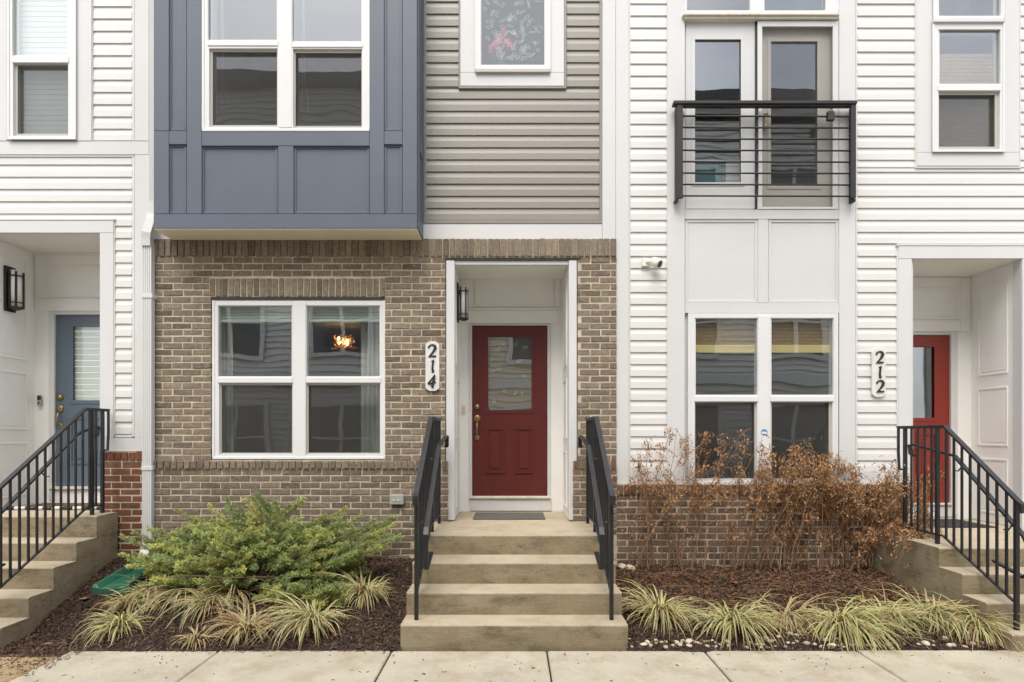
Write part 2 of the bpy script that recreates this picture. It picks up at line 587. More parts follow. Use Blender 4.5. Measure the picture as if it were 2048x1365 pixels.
    def lathe(s, prof, c, axis='z', n=14):
        vs = []
        for r, h in prof:
            for k in range(n):
                a = 2 * math.pi * k / n
                u, v = r * math.cos(a), r * math.sin(a)
                if axis == 'z':
                    vs.append((c[0] + u, c[1] + v, c[2] + h))
                else:
                    vs.append((c[0] + u, c[1] + h, c[2] + v))
        fs = []
        for i in range(len(prof) - 1):
            for k in range(n):
                fs.append((i * n + k, i * n + (k + 1) % n, (i + 1) * n + (k + 1) % n, (i + 1) * n + k))
        fs.append(tuple(range(n))[::-1])
        fs.append(tuple((len(prof) - 1) * n + k for k in range(n)))
        s.add(vs, fs)
        s.fixn = True
        return s

    def mesh(s, name, org=Vector((0, 0, 0))):
        me = bpy.data.meshes.new(name)
        me.from_pydata([(a - org[0], b - org[1], c - org[2]) for a, b, c in s.v], [], s.f)
        if True:
            import bmesh
            bm = bmesh.new()
            bm.from_mesh(me)
            bmesh.ops.recalc_face_normals(bm, faces=bm.faces)
            bm.to_mesh(me)
            bm.free()
        if s.smooth:
            me.shade_smooth()
        me.update()
        return me

    def build(s, name, m, parent=None, smooth=False):
        s.smooth = smooth
        org = ORG[parent.name] if parent is not None else Vector((0, 0, 0))
        return link_mesh(name, s.mesh(name, org), m, parent)

def np_mesh(name, V, Fq, m, parent=None, col=None, smooth=False, org=None):
    me = bpy.data.meshes.new(name)
    V = np.asarray(V, dtype=np.float32).reshape(-1, 3)
    if parent is not None:
        V = V - np.array(ORG[parent.name], dtype=np.float32)
    elif org is not None:
        V = V - np.array(org, dtype=np.float32)
    Fq = np.asarray(Fq, dtype=np.int32)
    n, k = Fq.shape
    V = np.ascontiguousarray(V, dtype=np.float32)
    me.vertices.add(len(V))
    me.vertices.foreach_set('co', V.ravel())
    me.loops.add(n * k)
    me.loops.foreach_set('vertex_index', Fq.ravel())
    me.polygons.add(n)
    me.polygons.foreach_set('loop_start', np.arange(0, n * k, k, dtype=np.int32))
    me.update(calc_edges=True)
    if col is not None:
        a = me.color_attributes.new('Col', 'FLOAT_COLOR', 'POINT')
        c = np.ones((len(V), 4), dtype=np.float32)
        c[:, :3] = col
        a.data.foreach_set('color', c.ravel())
    if smooth:
        me.shade_smooth()
    me.validate()
    return link_mesh(name, me, m, parent)

def board(parent, x0, y0, x1, y1, D, d=.025, m='white', name='trim_board', c=.002):
    return MB().pbox(x0, y0, x1, y1, D, d, c).build(name, m, parent)

def plate(x0, x1, z0, z1, y, d, holes):
    """slab facing the street with rectangular openings and their reveals"""
    mb = MB()
    xs = sorted({x0, x1, *[h[0] for h in holes], *[h[1] for h in holes]})
    zs = sorted({z0, z1, *[h[2] for h in holes], *[h[3] for h in holes]})
    xs = [x for x in xs if x0 <= x <= x1]
    zs = [z for z in zs if z0 <= z <= z1]
    def solid(i, j):
        if i < 0 or j < 0 or i >= len(xs) - 1 or j >= len(zs) - 1:
            return False
        cx, cz = (xs[i] + xs[i + 1]) / 2, (zs[j] + zs[j + 1]) / 2
        return not any(h[0] < cx < h[1] and h[2] < cz < h[3] for h in holes)
    vid = {}
    def v(i, j, k):
        if (i, j, k) not in vid:
            vid[(i, j, k)] = len(mb.v)
            mb.v.append((xs[i], y + k * d, zs[j]))
        return vid[(i, j, k)]
    for i in range(len(xs) - 1):
        for j in range(len(zs) - 1):
            if not solid(i, j):
                continue
            mb.f.append((v(i, j, 0), v(i + 1, j, 0), v(i + 1, j + 1, 0), v(i, j + 1, 0)))
            mb.f.append((v(i, j, 1), v(i, j + 1, 1), v(i + 1, j + 1, 1), v(i + 1, j, 1)))
            if not solid(i - 1, j): mb.f.append((v(i, j, 0), v(i, j + 1, 0), v(i, j + 1, 1), v(i, j, 1)))
            if not solid(i + 1, j): mb.f.append((v(i + 1, j, 0), v(i + 1, j, 1), v(i + 1, j + 1, 1), v(i + 1, j + 1, 0)))
            if not solid(i, j - 1): mb.f.append((v(i, j, 0), v(i, j, 1), v(i + 1, j, 1), v(i + 1, j, 0)))
            if not solid(i, j + 1): mb.f.append((v(i, j + 1, 0), v(i + 1, j + 1, 0), v(i + 1, j + 1, 1), v(i, j + 1, 1)))
    return mb

def pplate(rect, D, d, holes):
    x0, y0, x1, y1 = rect
    return plate(X(x0, D), X(x1, D), Z(y1, D), Z(y0, D), D, d,
                 [(X(a, D), X(c, D), Z(e, D), Z(b, D)) for a, b, c, e in holes])

# planes (metres in front of the camera)
DB, DBB, DT, DS = 6.21, 6.185, 6.235, 6.243
DW = 6.262          # sheathing
TOPY = -175         # facade carried on above the frame
GZ = -.4

# ------------------------------------------------------------------ siding
def siding(house, m, rects, pitch_px, line_y, D=DS):
    """one object per lapped board; rects (x0,y0,x1,y1) of the photo; line_y = a known lap line"""
    p = pitch_px * D / F
    zl = Z(line_y, D)
    for (x0, y0, x1, y1) in rects:
        ax, bx, zb, zt = X(x0, D), X(x1, D), Z(y1, D), Z(y0, D)
        k0 = math.floor((zb - zl) / p + .02)
        k1 = math.ceil((zt - zl) / p - .02)
        me_full = None
        for k in range(k0, k1):
            a, b = zl + k * p, zl + (k + 1) * p
            lo, hi = max(a, zb), min(b, zt)
            if hi - lo < .008:
                continue
            def prof(z):
                u = (z - a) / p
                if u <= .52:
                    return -.0005 + .0025 * u / .52
                w = (u - .52) / .48
                return .002 + .0100 * (1 - max(0., 1 - w) ** 1.6)
            full = lo == a and hi == b
            if full and me_full is not None:
                inst('siding_board', me_full, house, (ax, D + R.uniform(-.0007, .0007), a))
                continue
            us = [lo] + [a + q * p for q in (.26, .52, .60, .72, .86) if lo < a + q * p < hi] + [hi]
            pr = [(prof(z), z - a) for z in us]
            back = .0135
            lip = [(back, us[-1] - a), (back, us[0] - a)]
            mb = MB().prism_x(pr + lip, 0, bx - ax)
            me = mb.mesh('siding_board')
            me.materials.append(M[m])
            if full:
                me_full = me
            inst('siding_board', me, house, (ax, D + R.uniform(-.0007, .0007), a))

# ------------------------------------------------------------------ bricks
def brick_variants(w, h, d, n=8, c=.0045, j=.0022, seed=3):
    rr = random.Random(seed)
    out = []
    for _ in range(n):
        mb = MB().box(-w / 2, w / 2, 0, d, -h / 2, h / 2, c)
        mb.v = [(x + rr.uniform(-j, j), y + (rr.uniform(-j, j) if y < d * .5 else 0), z + rr.uniform(-j, j)) for x, y, z in mb.v]
        out.append(mb.mesh('brick'))
    return out

BV = brick_variants(.197, .0585, .06)
SVV = brick_variants(.0575, .186, .06, 6, seed=5)
RV = brick_variants(.0575, .082, .075, 6, seed=6)

def with_mat(ms, m):
    out = []
    for a in ms:
        b = a.copy()
        b.materials.clear()
        b.materials.append(M[m])
        out.append(b)
    return out

def lay(parent, name, meshes, items, y, full, keep=10 ** 9, rest_mat=None):
    """items: (x, z, width, height); the first `keep` become objects, the rest one joined part"""
    loose = MB()
    for i, (x, z, w, h) in enumerate(items):
        me = R.choice(meshes)
        yy = y + R.uniform(-.0025, .0025)
        tilt = R.uniform(-.006, .006)
        flip = R.choice((1, -1))
        sc = (flip * w / full[0], 1, h / full[1])
        if i < keep:
            inst(name, me, parent, (x, yy, z), (abs(sc[0]), 1, sc[2]), (0, tilt, 0))
        else:
            vs = [(x + v.co.x * abs(sc[0]), yy + v.co.y, z + v.co.z * sc[2]) for v in me.vertices]
            loose.add(vs, [tuple(p.vertices) for p in me.polygons])
    if loose.v:
        o = loose.build(name, rest_mat, parent)
        o['kind'] = 'stuff'

def courses(x0, x1, z0, z1, pitch, holes, mod=.2095, joint=.011, start=0):
    """running bond cut around openings; holes (x0,x1,z0,z1)"""
    out = []
    k = 0
    z = z1 - pitch / 2
    while z - pitch / 2 > z0 - pitch * .45:
        off = (.5 if (k + start) % 2 else 0.) * mod + R.uniform(-.008, .008)
        spans = [(x0, x1)]
        for h in holes:
            if h[2] < z < h[3]:
                ns = []
                for a, b in spans:
                    if h[1] <= a or h[0] >= b:
                        ns.append((a, b))
                    else:
                        if h[0] - a > .03: ns.append((a, h[0]))
                        if b - h[1] > .03: ns.append((h[1], b))
                spans = ns
        for a, b in spans:
            i = math.floor((a - x0 - off) / mod)
            x = x0 + off + i * mod
            while x < b:
                l, r_ = max(x, a), min(x + mod, b)
                jl = joint / 2 if l > a + 1e-6 else 0.
                jr = joint / 2 if r_ < b - 1e-6 else 0.
                w = r_ - l - jl - jr + R.uniform(-.004, .003)
                if w > .028:
                    out.append(((l + jl + r_ - jr) / 2, z + R.uniform(-.0015, .0015), w, pitch - joint + R.uniform(-.003, .002)))
                x += mod
        z -= pitch
        k += 1
    return out

def upright(x0, x1, zc, h, pitch, joint=.0105):
    n = max(1, round((x1 - x0) / pitch))
    p = (x1 - x0) / n
    return [(x0 + (i + .5) * p + R.uniform(-.002, .002), zc + R.uniform(-.002, .002), p - joint + R.uniform(-.003, .002), h + R.uniform(-.005, .003)) for i in range(n)]

# ------------------------------------------------------------------ windows, doors, rooms
def room(house, x0, x1, z0, z1, y0, depth=3.2, m='room', back='room'):
    mb = MB()
    x0 -= .5; x1 += .5
    y1 = y0 + depth
    A = [(x0, y0, z0), (x1, y0, z0), (x1, y1, z0), (x0, y1, z0), (x0, y0, z1), (x1, y0, z1), (x1, y1, z1), (x0, y1, z1)]
    mb.add(A, [(4, 7, 6, 5), (0, 4, 5, 1)][:1] + [(0, 3, 7, 4), (1, 5, 6, 2)])
    o = mb.build('room_wall', m, house)
    MB().add([A[2], A[3], A[7], A[6]], [(0, 1, 2, 3)]) if False else None
    b = MB(); b.add([A[2], A[3], A[7], A[6]], [(0, 1, 2, 3)]); b.build('room_back_wall', back, house)
    f = MB(); f.add([A[0], A[1], A[2], A[3]], [(0, 1, 2, 3)]); f.build('room_floor', 'room_floor', house)

def pane(parent, x0, y0, x1, y1, D, m='glass', name='pane'):
    return MB().box(X(x0, D), X(x1, D), D, D + .005, Z(y1, D), Z(y0, D)).build(name, m, parent)

def window(house, rect, D, lites, m='frame', depth=.09, glass='glass'):
    """lites: dicts with rect of the opening; 'screen' = rect of the mesh inside it"""
    w = pplate(rect, D, depth, [l['r'] for l in lites]).build('window', m, house)
    # thin proud flange so the outer edge catches light
    x0, y0, x1, y1 = rect
    fl = MB()
    t = 4
    fl.pbox(x0, y1 - t, x1, y1 + 1, D - .010, .012)
    fl.pbox(x0 - .5, y0, x0 + t, y1 - t, D - .008, .010)
    fl.pbox(x1 - t, y0, x1 + .5, y1 - t, D - .008, .010)
    fl.build('window_flange', m, w)
    for l in lites:
        a, b, c, e = l['r']
        if 'screen' in l:
            sa, sb, sc_, se = l['screen']
            pplate((a, b, c, e), D + .022, .012, [(sa, sb, sc_, se)]).build('screen_frame', 'screenframe', w)
            DD = D + .030
            q = MB(); q.add([(X(sa, DD), DD, Z(se, DD)), (X(sc_, DD), DD, Z(se, DD)), (X(sc_, DD), DD, Z(sb, DD)), (X(sa, DD), DD, Z(sb, DD))], [(0, 1, 2, 3)])
            q.build('insect_screen', 'screen', w)
            pane(w, a - 1, b - 1, c + 1, e + 1, D + .062, glass)
        else:
            pane(w, a - 1, b - 1, c + 1, e + 1, D + l.get('in', .026), glass)
            bead = pplate((a, b, c, e), D + .012, .012, [(a + 2, b + 2, c - 2, e - 2)]).build('glazing_bead', m, w)
    return w

def raised_panel(parent, r, D, m, name='panel', t=5, deep=.006):
    """moulded rectangle: proud moulding round a slightly raised field"""
    x0, y0, x1, y1 = r
    mb = pplate(r, D - .013, .015, [(x0 + t * .8, y0 + t * .8, x1 - t * .8, y1 - t * .8)])
    mb.pbox(x0 + 2 * t, y0 + 2 * t, x1 - 2 * t, y1 - 2 * t, D - deep - .004, .013, .006)
    return mb.build(name, m, parent)

def recessed_panel(parent, r, D, m, name='panel', rec=.02, t=6):
    """flat panel set behind its stiles, with a bead round it"""
    x0, y0, x1, y1 = r
    mb = MB().pbox(x0 - 2, y0 - 2, x1 + 2, y1 + 2, D + rec, .006, .0)
    for q in ((x0, y0, x1, y0 + t), (x0, y1 - t, x1, y1), (x0, y0 + t, x0 + t, y1 - t), (x1 - t, y0 + t, x1, y1 - t)):
        mb.pbox(*q, D + rec - .009, .0085, .003)
    return mb.build(name, m, parent)

def door(house, rect, D, m, glass_r, panels, glassm='glass_flat'):
    d = pplate(rect, D, .045, [glass_r]).build('door', m, house)
    a, b, c, e = glass_r
    pplate((a - 5, b - 5, c + 5, e + 5), D - .007, .009, [(a + 2, b + 2, c - 2, e - 2)]).build('glass_surround', m, d)
    pane(d, a, b, c, e, D + .015, glassm)
    for p in panels:
        raised_panel(d, p, D, m)
    return d

def handle_set(d, px, bolt_y, plate_y, foot_y, D, r=7):
    k = D / F
    x = X(px, D)
    MB().lathe([(r * .95 * k, 0), (r * .95 * k, -.006), (r * .6 * k, -.016), (r * .55 * k, -.022)], (x, D - .002, Z(bolt_y, D)), 'y').build('deadbolt', 'brass', d, True)
    mb = MB()
    mb.lathe([(r * k, 0), (r * k, -.005), (r * .75 * k, -.012), (.001, -.014)], (x, D - .002, Z(plate_y, D)), 'y')
    mb.lathe([(r * .75 * k, 0), (r * .75 * k, -.005), (r * .5 * k, -.010), (.001, -.012)], (x, D - .002, Z(foot_y, D)), 'y')
    z0, z1 = Z(plate_y + 6, D), Z(foot_y, D)
    pts = []
    for i in range(9):
        u = i / 8
        pts.append((x, D - .012 - .040 * max(0., math.sin(math.pi * u)) ** .7, z0 + (z1 - z0) * u))
    mb.tube(pts, [.005, .008, .0095, .010, .009, .008, .007, .006, .005], 8)
    mb.build('handle', 'brass', d, True)

# ------------------------------------------------------------------ ground
def sm(t):
    t = max(0., min(1., t))
    return t * t * (3 - 2 * t)

def lerp_pts(pts, y):
    if y <= pts[0][0]: return pts[0][1]
    for (a, p), (b, q) in zip(pts, pts[1:]):
        if y <= b: return p + (q - p) * (y - a) / (b - a)
    return pts[-1][1]

def bed_left(x, y):
    mid = lerp_pts([(4.40, -.03), (4.50, .025), (5.0, .12), (5.6, .24), (6.2, .33)], y)
    lo = lerp_pts([(4.40, -.12), (4.75, -.12), (5.03, -.10), (5.3, .03), (5.61, .17), (6.2, .33)], y)
    t = sm((-2.75 - x) / 1.3)
    return mid * (1 - t) + lo * t + .012 * math.sin(x * 7.3 + y * 5.1) + .010 * math.sin(x * 13.1 - y * 9.7)

def bed_right(x, y):
    mid = lerp_pts([(4.38, -.03), (4.48, .015), (5.0, .10), (5.6, .19), (6.2, .25)], y)
    return mid + .012 * math.sin(x * 6.3 + y * 5.6) + .010 * math.sin(x * 12.1 - y * 10.7)

def ground_pt(px, py, hf, z=.1):
    D = 5.2
    for _ in range(12):
        D = F * (EYE - z) / (py - 870.)
        D = max(4.42, min(6.18, D))
        z = hf(X(px, D), D)
    return X(px, D), D, z

ground = MB()
ground.add([(-60, -60, -.42), (60, -60, -.42), (60, 80, -.42), (-60, 80, -.42)], [(0, 1, 2, 3)])
tag(ground.build('ground', 'soil'), 'bare ground running under the houses', None, None, 'structure')
lane = MB().box(-30, 30, -3.0, 2.55, -.41, -.10)
tag(lane.build('lane', 'walk'), 'pale concrete lane between the two rows of houses', None, None, 'structure')
kerb = MB().box(-30, 30, 2.56, 2.74, -.41, -.012, .015)
tag(kerb.build('kerb', 'walk'), 'pale concrete kerb along the sidewalk', None, None, 'structure')

walk = thing('sidewalk', 'pale concrete sidewalk in front of the houses', None, (0, 3.5, 0), None, 'structure')
jx = [-7.0, -5.7, -4.50, -3.315, -2.20, -.905, .262, 1.445, 2.585, 3.78, 5.0, 6.2, 7.4]
for i in range(len(jx) - 1):
    a, b = jx[i], jx[i + 1]
    zt = 0. if a > -3.4 else (-.045 if a > -4.6 else -.10)
    dz = R.uniform(-.003, .003)
    mb = MB().box(a + .006, b - .006, 2.75, 4.43 + R.uniform(-.004, .004), -.30, zt + dz, .009)
    o = mb.build('slab', 'walk' if a > -3.4 else 'mudwalk', walk)
    o['label'] = 'muddy lower sidewalk slab' if a < -3.4 else 'pale sidewalk slab'
mb = MB().box(-3.30, 7.4, 2.76, 4.42, -.34, -.025)
mb.build('joint_bed', 'soil', walk)['kind'] = 'stuff'

def bed(name, label, x0, x1, hf):
    nx, ny = int((x1 - x0) / .04), 46
    vs, fs = [], []
    for j in range(ny + 1):
        for i in range(nx + 1):
            x = x0 + (x1 - x0) * i / nx
            y = 4.40 + (6.26 - 4.40) * j / ny
            vs.append((x, y, hf(x, y) + R.uniform(-.008, .008)))
    for j in range(ny):
        for i in range(nx):
            a = j * (nx + 1) + i
            fs.append((a, a + 1, a + nx + 2, a + nx + 1))
    o = np_mesh(name, vs, fs, 'soil', smooth=True)
    return tag(o, label, None, None, 'structure')
bed('planting_bed', 'dark soil bed left of the middle steps', -4.6, -.84, bed_left)
bed('planting_bed', 'dark soil bed right of the middle steps', .87, 4.2, bed_right)

# ------------------------------------------------------------------ middle house (brick, blue bay, taupe siding)
h214 = thing('townhouse', 'middle townhouse of brown brick with slate blue bay and dark red door', 'townhouse', (-1.4, 6.4, 0))
h216 = thing('townhouse', 'white sided townhouse with blue door on the left', 'townhouse', (-5.4, 6.4, 0))
h212 = thing('townhouse', 'white sided townhouse with bright red door and iron balcony on the right', 'townhouse', (3.9, 6.4, 0))

XB0, XB1 = -3.845, 1.10       # party lines
xl, xr = X(305, DB), X(1233, DB)
zs0, zs1 = Z(514, DB), Z(478, DB)       # soldier band
zr0, zr1 = Z(938, DBB), Z(922, DBB)     # rowlock sill band
win = (X(421, DB), X(770, DB), Z(921, DB), Z(594, DB))
lint = (X(418, DB), X(771, DB), Z(594, DB), Z(557, DB))
ent = (X(890.5, DB), X(1155.5, DB), GZ, Z(516, DB))
entb = (X(896, DBB), X(1146, DBB), GZ, Z(921, DBB))

# sheathing with openings
TOPZ = Z(TOPY, DW)
holes = [(X(430, DW), X(765, DW), Z(914, DW), Z(603, DW)),
         (X(893, DW), X(1153, DW), GZ, Z(518, DW)),
         (X(425, DW), X(725, DW), Z(250, DW), Z(-130, DW)),
         (X(956, DW), X(1096, DW), Z(136, DW), Z(-120, DW))]
plate(XB0, XB1, GZ, TOPZ, DW, .10, holes).build('sheathing', 'white2', h214)
# mortar beds behind the bricks
def mortar(x0, x1, z0, z1, y, hs, name='mortar_bed', m='mortar', d=.05):
    return plate(x0, x1, z0, z1, y, d, hs).build(name, m, h214)
mort = plate(xl, xr, zr1 - .004, zs1, DB + .0045, DW - DB - .006, [win, ent]).build('brick_wall', 'mortar', h214)
mortb = plate(xl, xr, GZ, zr1 - .006, DBB + .0045, DW - DBB - .006, [entb]).build('brick_base', 'mortar', h214)
hs = [win, lint, (ent[0], ent[1], ent[2], ent[3] + .02)]
items = courses(xl, xr, zr1, zs0, .0695, [(h[0], h[1], h[2] - .0, h[3]) for h in hs])
base_items = courses(xl, xr, GZ + .05, zr0, .0695, [entb], start=1)
base_items = [b for b in base_items if b[1] > (.15 if b[0] < -1 else .55)]
# largest in view first: upper wall bricks, then the base ones; the joined rest is the last of the base
items.sort(key=lambda b: -b[2])
lay(mort, 'brick', with_mat(BV, 'brick'), items, DB, (.197, .0585), 300, 'brick_i')
lay(mortb, 'base_brick', with_mat(BV, 'brick_base'), base_items, DBB, (.197, .0585), 280, 'brick_base_i')
lay(mort, 'soldier_brick', with_mat(SVV, 'brick'), upright(xl, xr, (zs0 + zs1) / 2, zs1 - zs0 - .004, .068), DB - .014, (.0575, .186))
lay(mort, 'lintel_brick', with_mat(SVV, 'brick'), upright(lint[0], lint[1], (lint[2] + lint[3]) / 2, lint[3] - lint[2] - .006, .0665), DB - .004, (.0575, .186))
row = upright(xl, X(896, DBB), (zr0 + zr1) / 2, zr1 - zr0 - .006, .0695) + upright(X(1146, DBB), xr, (zr0 + zr1) / 2, zr1 - zr0 - .006, .0695)
ends = [r for r in row if abs(r[0] - X(1152, DBB)) < .04 or abs(r[0] - X(1227, DBB)) < .04]
lay(mortb, 'rowlock_brick', with_mat(RV, 'brick_base'), [r for r in row if r not in ends], DBB - .016, (.0575, .082))
lay(mortb, 'rowlock_brick', with_mat(RV, 'brick_cap'), ends, DBB - .016, (.0575, .082))
# steel lintels
MB().box(lint[0] + .004, lint[1] - .004, DB + .004, DB + .05, Z(600, DB), Z(594.5, DB)).build('lintel', 'steel', h214)
MB().box(ent[0] - .03, ent[1] + .03, DB + .003, DB + .05, Z(520.5, DB), Z(515.5, DB)).build('lintel', 'steel', h214)

# ground floor window
w = window(h214, (424.5, 601, 770, 918), DB + .012, [
    {'r': (435.6, 611, 585.3, 755)}, {'r': (612, 611, 761, 755)},
    {'r': (438, 767, 585.3, 909), 'screen': (443, 771, 584, 906)},
    {'r': (612, 767, 760.5, 909), 'screen': (617, 771, 759.5, 906)}])
MB().pbox(586, 604, 611, 915, DB + .006, .02, .003).build('mullion', 'frame', w)
for a, b in ((434.5, 585.5), (612, 762)):
    MB().pbox(a, 755.5, b, 766, DB + .004, .03, .003).build('meeting_rail', 'frame', w)
    v = MB()
    for k in range(5):
        v.pbox(a + 1, 612 + k * 6.6, b - 1, 612 + k * 6.6 + 6.3, DB + .10, .03, .006)
    v.build('window_shade', 'valance', w)
room(h214, X(424, DB), X(770, DB), .35, 3.05, DW + .105, 3.3, 'room', 'room')
MB().box(X(716, DB) * 1.34, X(716, DB) * 1.34 + 1.0, 9.0, 9.05, .36, 3.04).build('room_partition', 'room_warm', h214)
# added sheers standing in for pale reflections in the glass, hung in folds
def added_curtain(house, px0, px1, z0, z1, y, n=18):
    x0, x1 = X(px0, y), X(px1, y)
    vs, fs = [], []
    for i in range(n * 4 + 1):
        u = i / (n * 4)
        for z in (z0, z1):
            vs.append((x0 + (x1 - x0) * u, y + .018 * math.sin(u * n * 2 * math.pi), z))
    for i in range(n * 4):
        fs.append((2 * i, 2 * i + 2, 2 * i + 3, 2 * i + 1))
    np_mesh('added_curtain', vs, fs, 'added_curtain', house, smooth=True)

added_curtain(h214, 424, 466, .45, 2.98, DW + .24, 5)
added_curtain(h214, 722, 768, .45, 2.98, DW + .24, 5)
# recessed entry
def porch(house, xa, xb, zb, zt, yf, yb, door_r, m='porch', panels=True):
    """side walls, ceiling and back wall of a recessed entry; door_r in photo px at yb"""
    t = .03
    sides = []
    for sx, x0, x1 in ((-1, xa - t, xa), (1, xb, xb + t)):
        s = MB().box(x0, x1, yf, yb + .03, zb, zt).build('porch_side_wall', m, house)
        sides.append(s)
    MB().box(xa - t, xb + t, yf, yb + .03, zt + .002, zt + .03).build('porch_ceiling', m, house)
    dx0, dx1 = X(door_r[0], yb), X(door_r[2], yb)
    dz0, dz1 = Z(door_r[3], yb), Z(door_r[1], yb)
    plate(xa - t, xb + t, zb - .02, zt + .03, yb, .08, [(dx0, dx1, dz0, dz1)]).build('porch_back_wall', m, house)
    if panels:
        w_ = yb - yf
        hts = [(zb + .10, zb + .72), (zb + .86, zb + 1.52), (zb + 1.66, zt - .14)]
        for s, x, sg in ((sides[0], xa, 1), (sides[1], xb, -1)):
            for a, b in hts:
                mb = MB()
                y0, y1 = yf + w_ * .24, yb - w_ * .16
                k = .022
                for q in ((y0, y1, a, a + k), (y0, y1, b - k, b), (y0, y0 + k, a + k, b - k), (y1 - k, y1, a + k, b - k)):
                    mb.box(x, x + sg * .009, q[0], q[1], q[2], q[3], .003)
                mb.box(x, x + sg * .004, y0 + 2 * k, y1 - 2 * k, a + 2 * k, b - 2 * k, .002)
                mb.build('side_panel', m, s)

YB = 6.97
LZ = .712
ex0, ex1 = -.615, .600
porch(h214, ex0, ex1, LZ + .004, Z(521, DB), DB + .06, YB, (940, 647, 1098.5, 1000))
# casings at the opening
board(h214, 892.5, 521.5, 909, 1041, DB - .004, .07, 'white', 'door_casing', .004)
board(h214, 1138, 521.5, 1153.5, 1041, DB - .004, .07, 'white', 'door_casing', .004)
board(h214, 909.5, 521.5, 1137.5, 530, DB + .02, .05, 'white', 'door_casing', .003)
# back wall trims and panel
board(h214, 921, 621, 1118, 647, YB - .012, .012, 'porch', 'head_casing')
board(h214, 921, 616, 1118, 620, YB - .024, .024, 'porch', 'drip_ledge')
recessed_panel(h214, (950, 556, 1107, 613), YB - .012, 'porch', 'transom_panel', .006, 4)
board(h214, 921, 536, 947, 615, YB - .010, .010, 'porch', 'stile')
board(h214, 1110, 536, 1121, 615, YB - .010, .010, 'porch', 'stile')
board(h214, 947.5, 536, 1109.5, 553, YB - .010, .010, 'porch', 'rail_board')
board(h214, 938, 648, 944, 998, YB - .016, .05, 'white', 'door_frame', .003)
board(h214, 1095, 648, 1101, 998, YB - .016, .05, 'white', 'door_frame', .003)
board(h214, 944.3, 647.5, 1094.7, 651, YB - .014, .05, 'white', 'door_frame', .002)
board(h214, 938, 993, 1101, 998, YB - .035, .08, 'weathered', 'threshold', .003)
board(h214, 940, 998.5, 1103, 1022, YB - .014, .014, 'white', 'kick_board')
d214 = door(h214, (944.5, 651.5, 1094.5, 992.5), YB + .006, 'door_red', (974.5, 672, 1065, 822.6), [(971, 855.6, 1010, 947), (1028.6, 855.6, 1067, 947)], 'glass')
handle_set(d214, 954.5, 814, 837, 876, YB + .006)
room(h214, X(935, YB), X(1100, YB), .80, 3.05, YB + .082, 2.0, 'room', 'room')

M['door_film'] = screen_mat('rippled_door_film', .62, (.30, .265, .205))
df = MB(); Dq = YB + .006 + .027
df.add([(X(973, Dq), Dq, Z(824, Dq)), (X(1067, Dq), Dq, Z(824, Dq)), (X(1067, Dq), Dq, Z(670, Dq)), (X(973, Dq), Dq, Z(670, Dq))], [(0, 1, 2, 3)])
df.build('privacy_film', 'door_film', d214)

def etched_leaves(parent, rect, D, n, m='etch', size=9, seed=1):
    rr = random.Random(seed)
    mb = MB()
    k = D / F
    for _ in range(n):
        cx, cy = rr.uniform(rect[0] + size, rect[2] - size), rr.uniform(rect[1] + size, rect[3] - size)
        a = rr.uniform(0, 6.28)
        L, Wd = size * rr.uniform(.55, 1.0), size * rr.uniform(.2, .34)
        pts = []
        for i in range(11):
            t = i / 10 * 2 * math.pi * rr.choice((1., .86))
            u, v = L * math.cos(t), Wd * math.sin(t) * (1.2 - .5 * math.cos(t))
            pts.append((X(cx, D) + k * (u * math.cos(a) - v * math.sin(a)), D, Z(cy, D) + k * (u * math.sin(a) + v * math.cos(a))))
        mb.tube(pts, .0022, 4, False)
    o = mb.build('etched_leaf', m, parent)
    o['kind'] = 'stuff'
etched_leaves(d214, (976, 674, 1063, 820), YB + .0205 + .004, 16, size=6, seed=4)

# blue bay
DY = 5.88
bx0, bx1 = X(307, DY), X(834, DY)
zb = Z(457, DY)
bay = MB()
bay.box(bx0 + .012, bx1 - .012, DY + .03, DW - .004, zb + .004, zb + .03)
bay = bay.build('bay', 'blue', h214)
def bb(x0, y0, x1, y1, D=DY, d=.03, c=.003, name='bay_board'):
    return MB().pbox(x0, y0, x1, y1, D, d, c).build(name, 'blue', bay)
bb(307, 428.6, 834, 457, DY - .004, .034)
bb(307, 262.3, 337.6, 428); bb(307, TOPY, 337.6, 261.9)
bb(373.5, TOPY, 403.2, 428)
bb(739, TOPY, 768, 428)
bb(805, TOPY, 834, 428)
bb(338, 262.3, 373.1, 289); bb(768.4, 262.3, 804.6, 289)
bb(403.6, 262.5, 738.6, 292, DY - .002)
bb(556, 292.4, 587, 428)
for r in ((338, 289.4, 373.1, 428), (403.6, 292.4, 555.6, 428), (587.4, 292.4, 738.6, 428), (768.4, 289.4, 804.6, 428),
          (338, TOPY, 373.1, 261.9), (768.4, TOPY, 804.6, 261.9)):
    recessed_panel(bay, r, DY, 'blue', 'bay_panel', .026, 5)
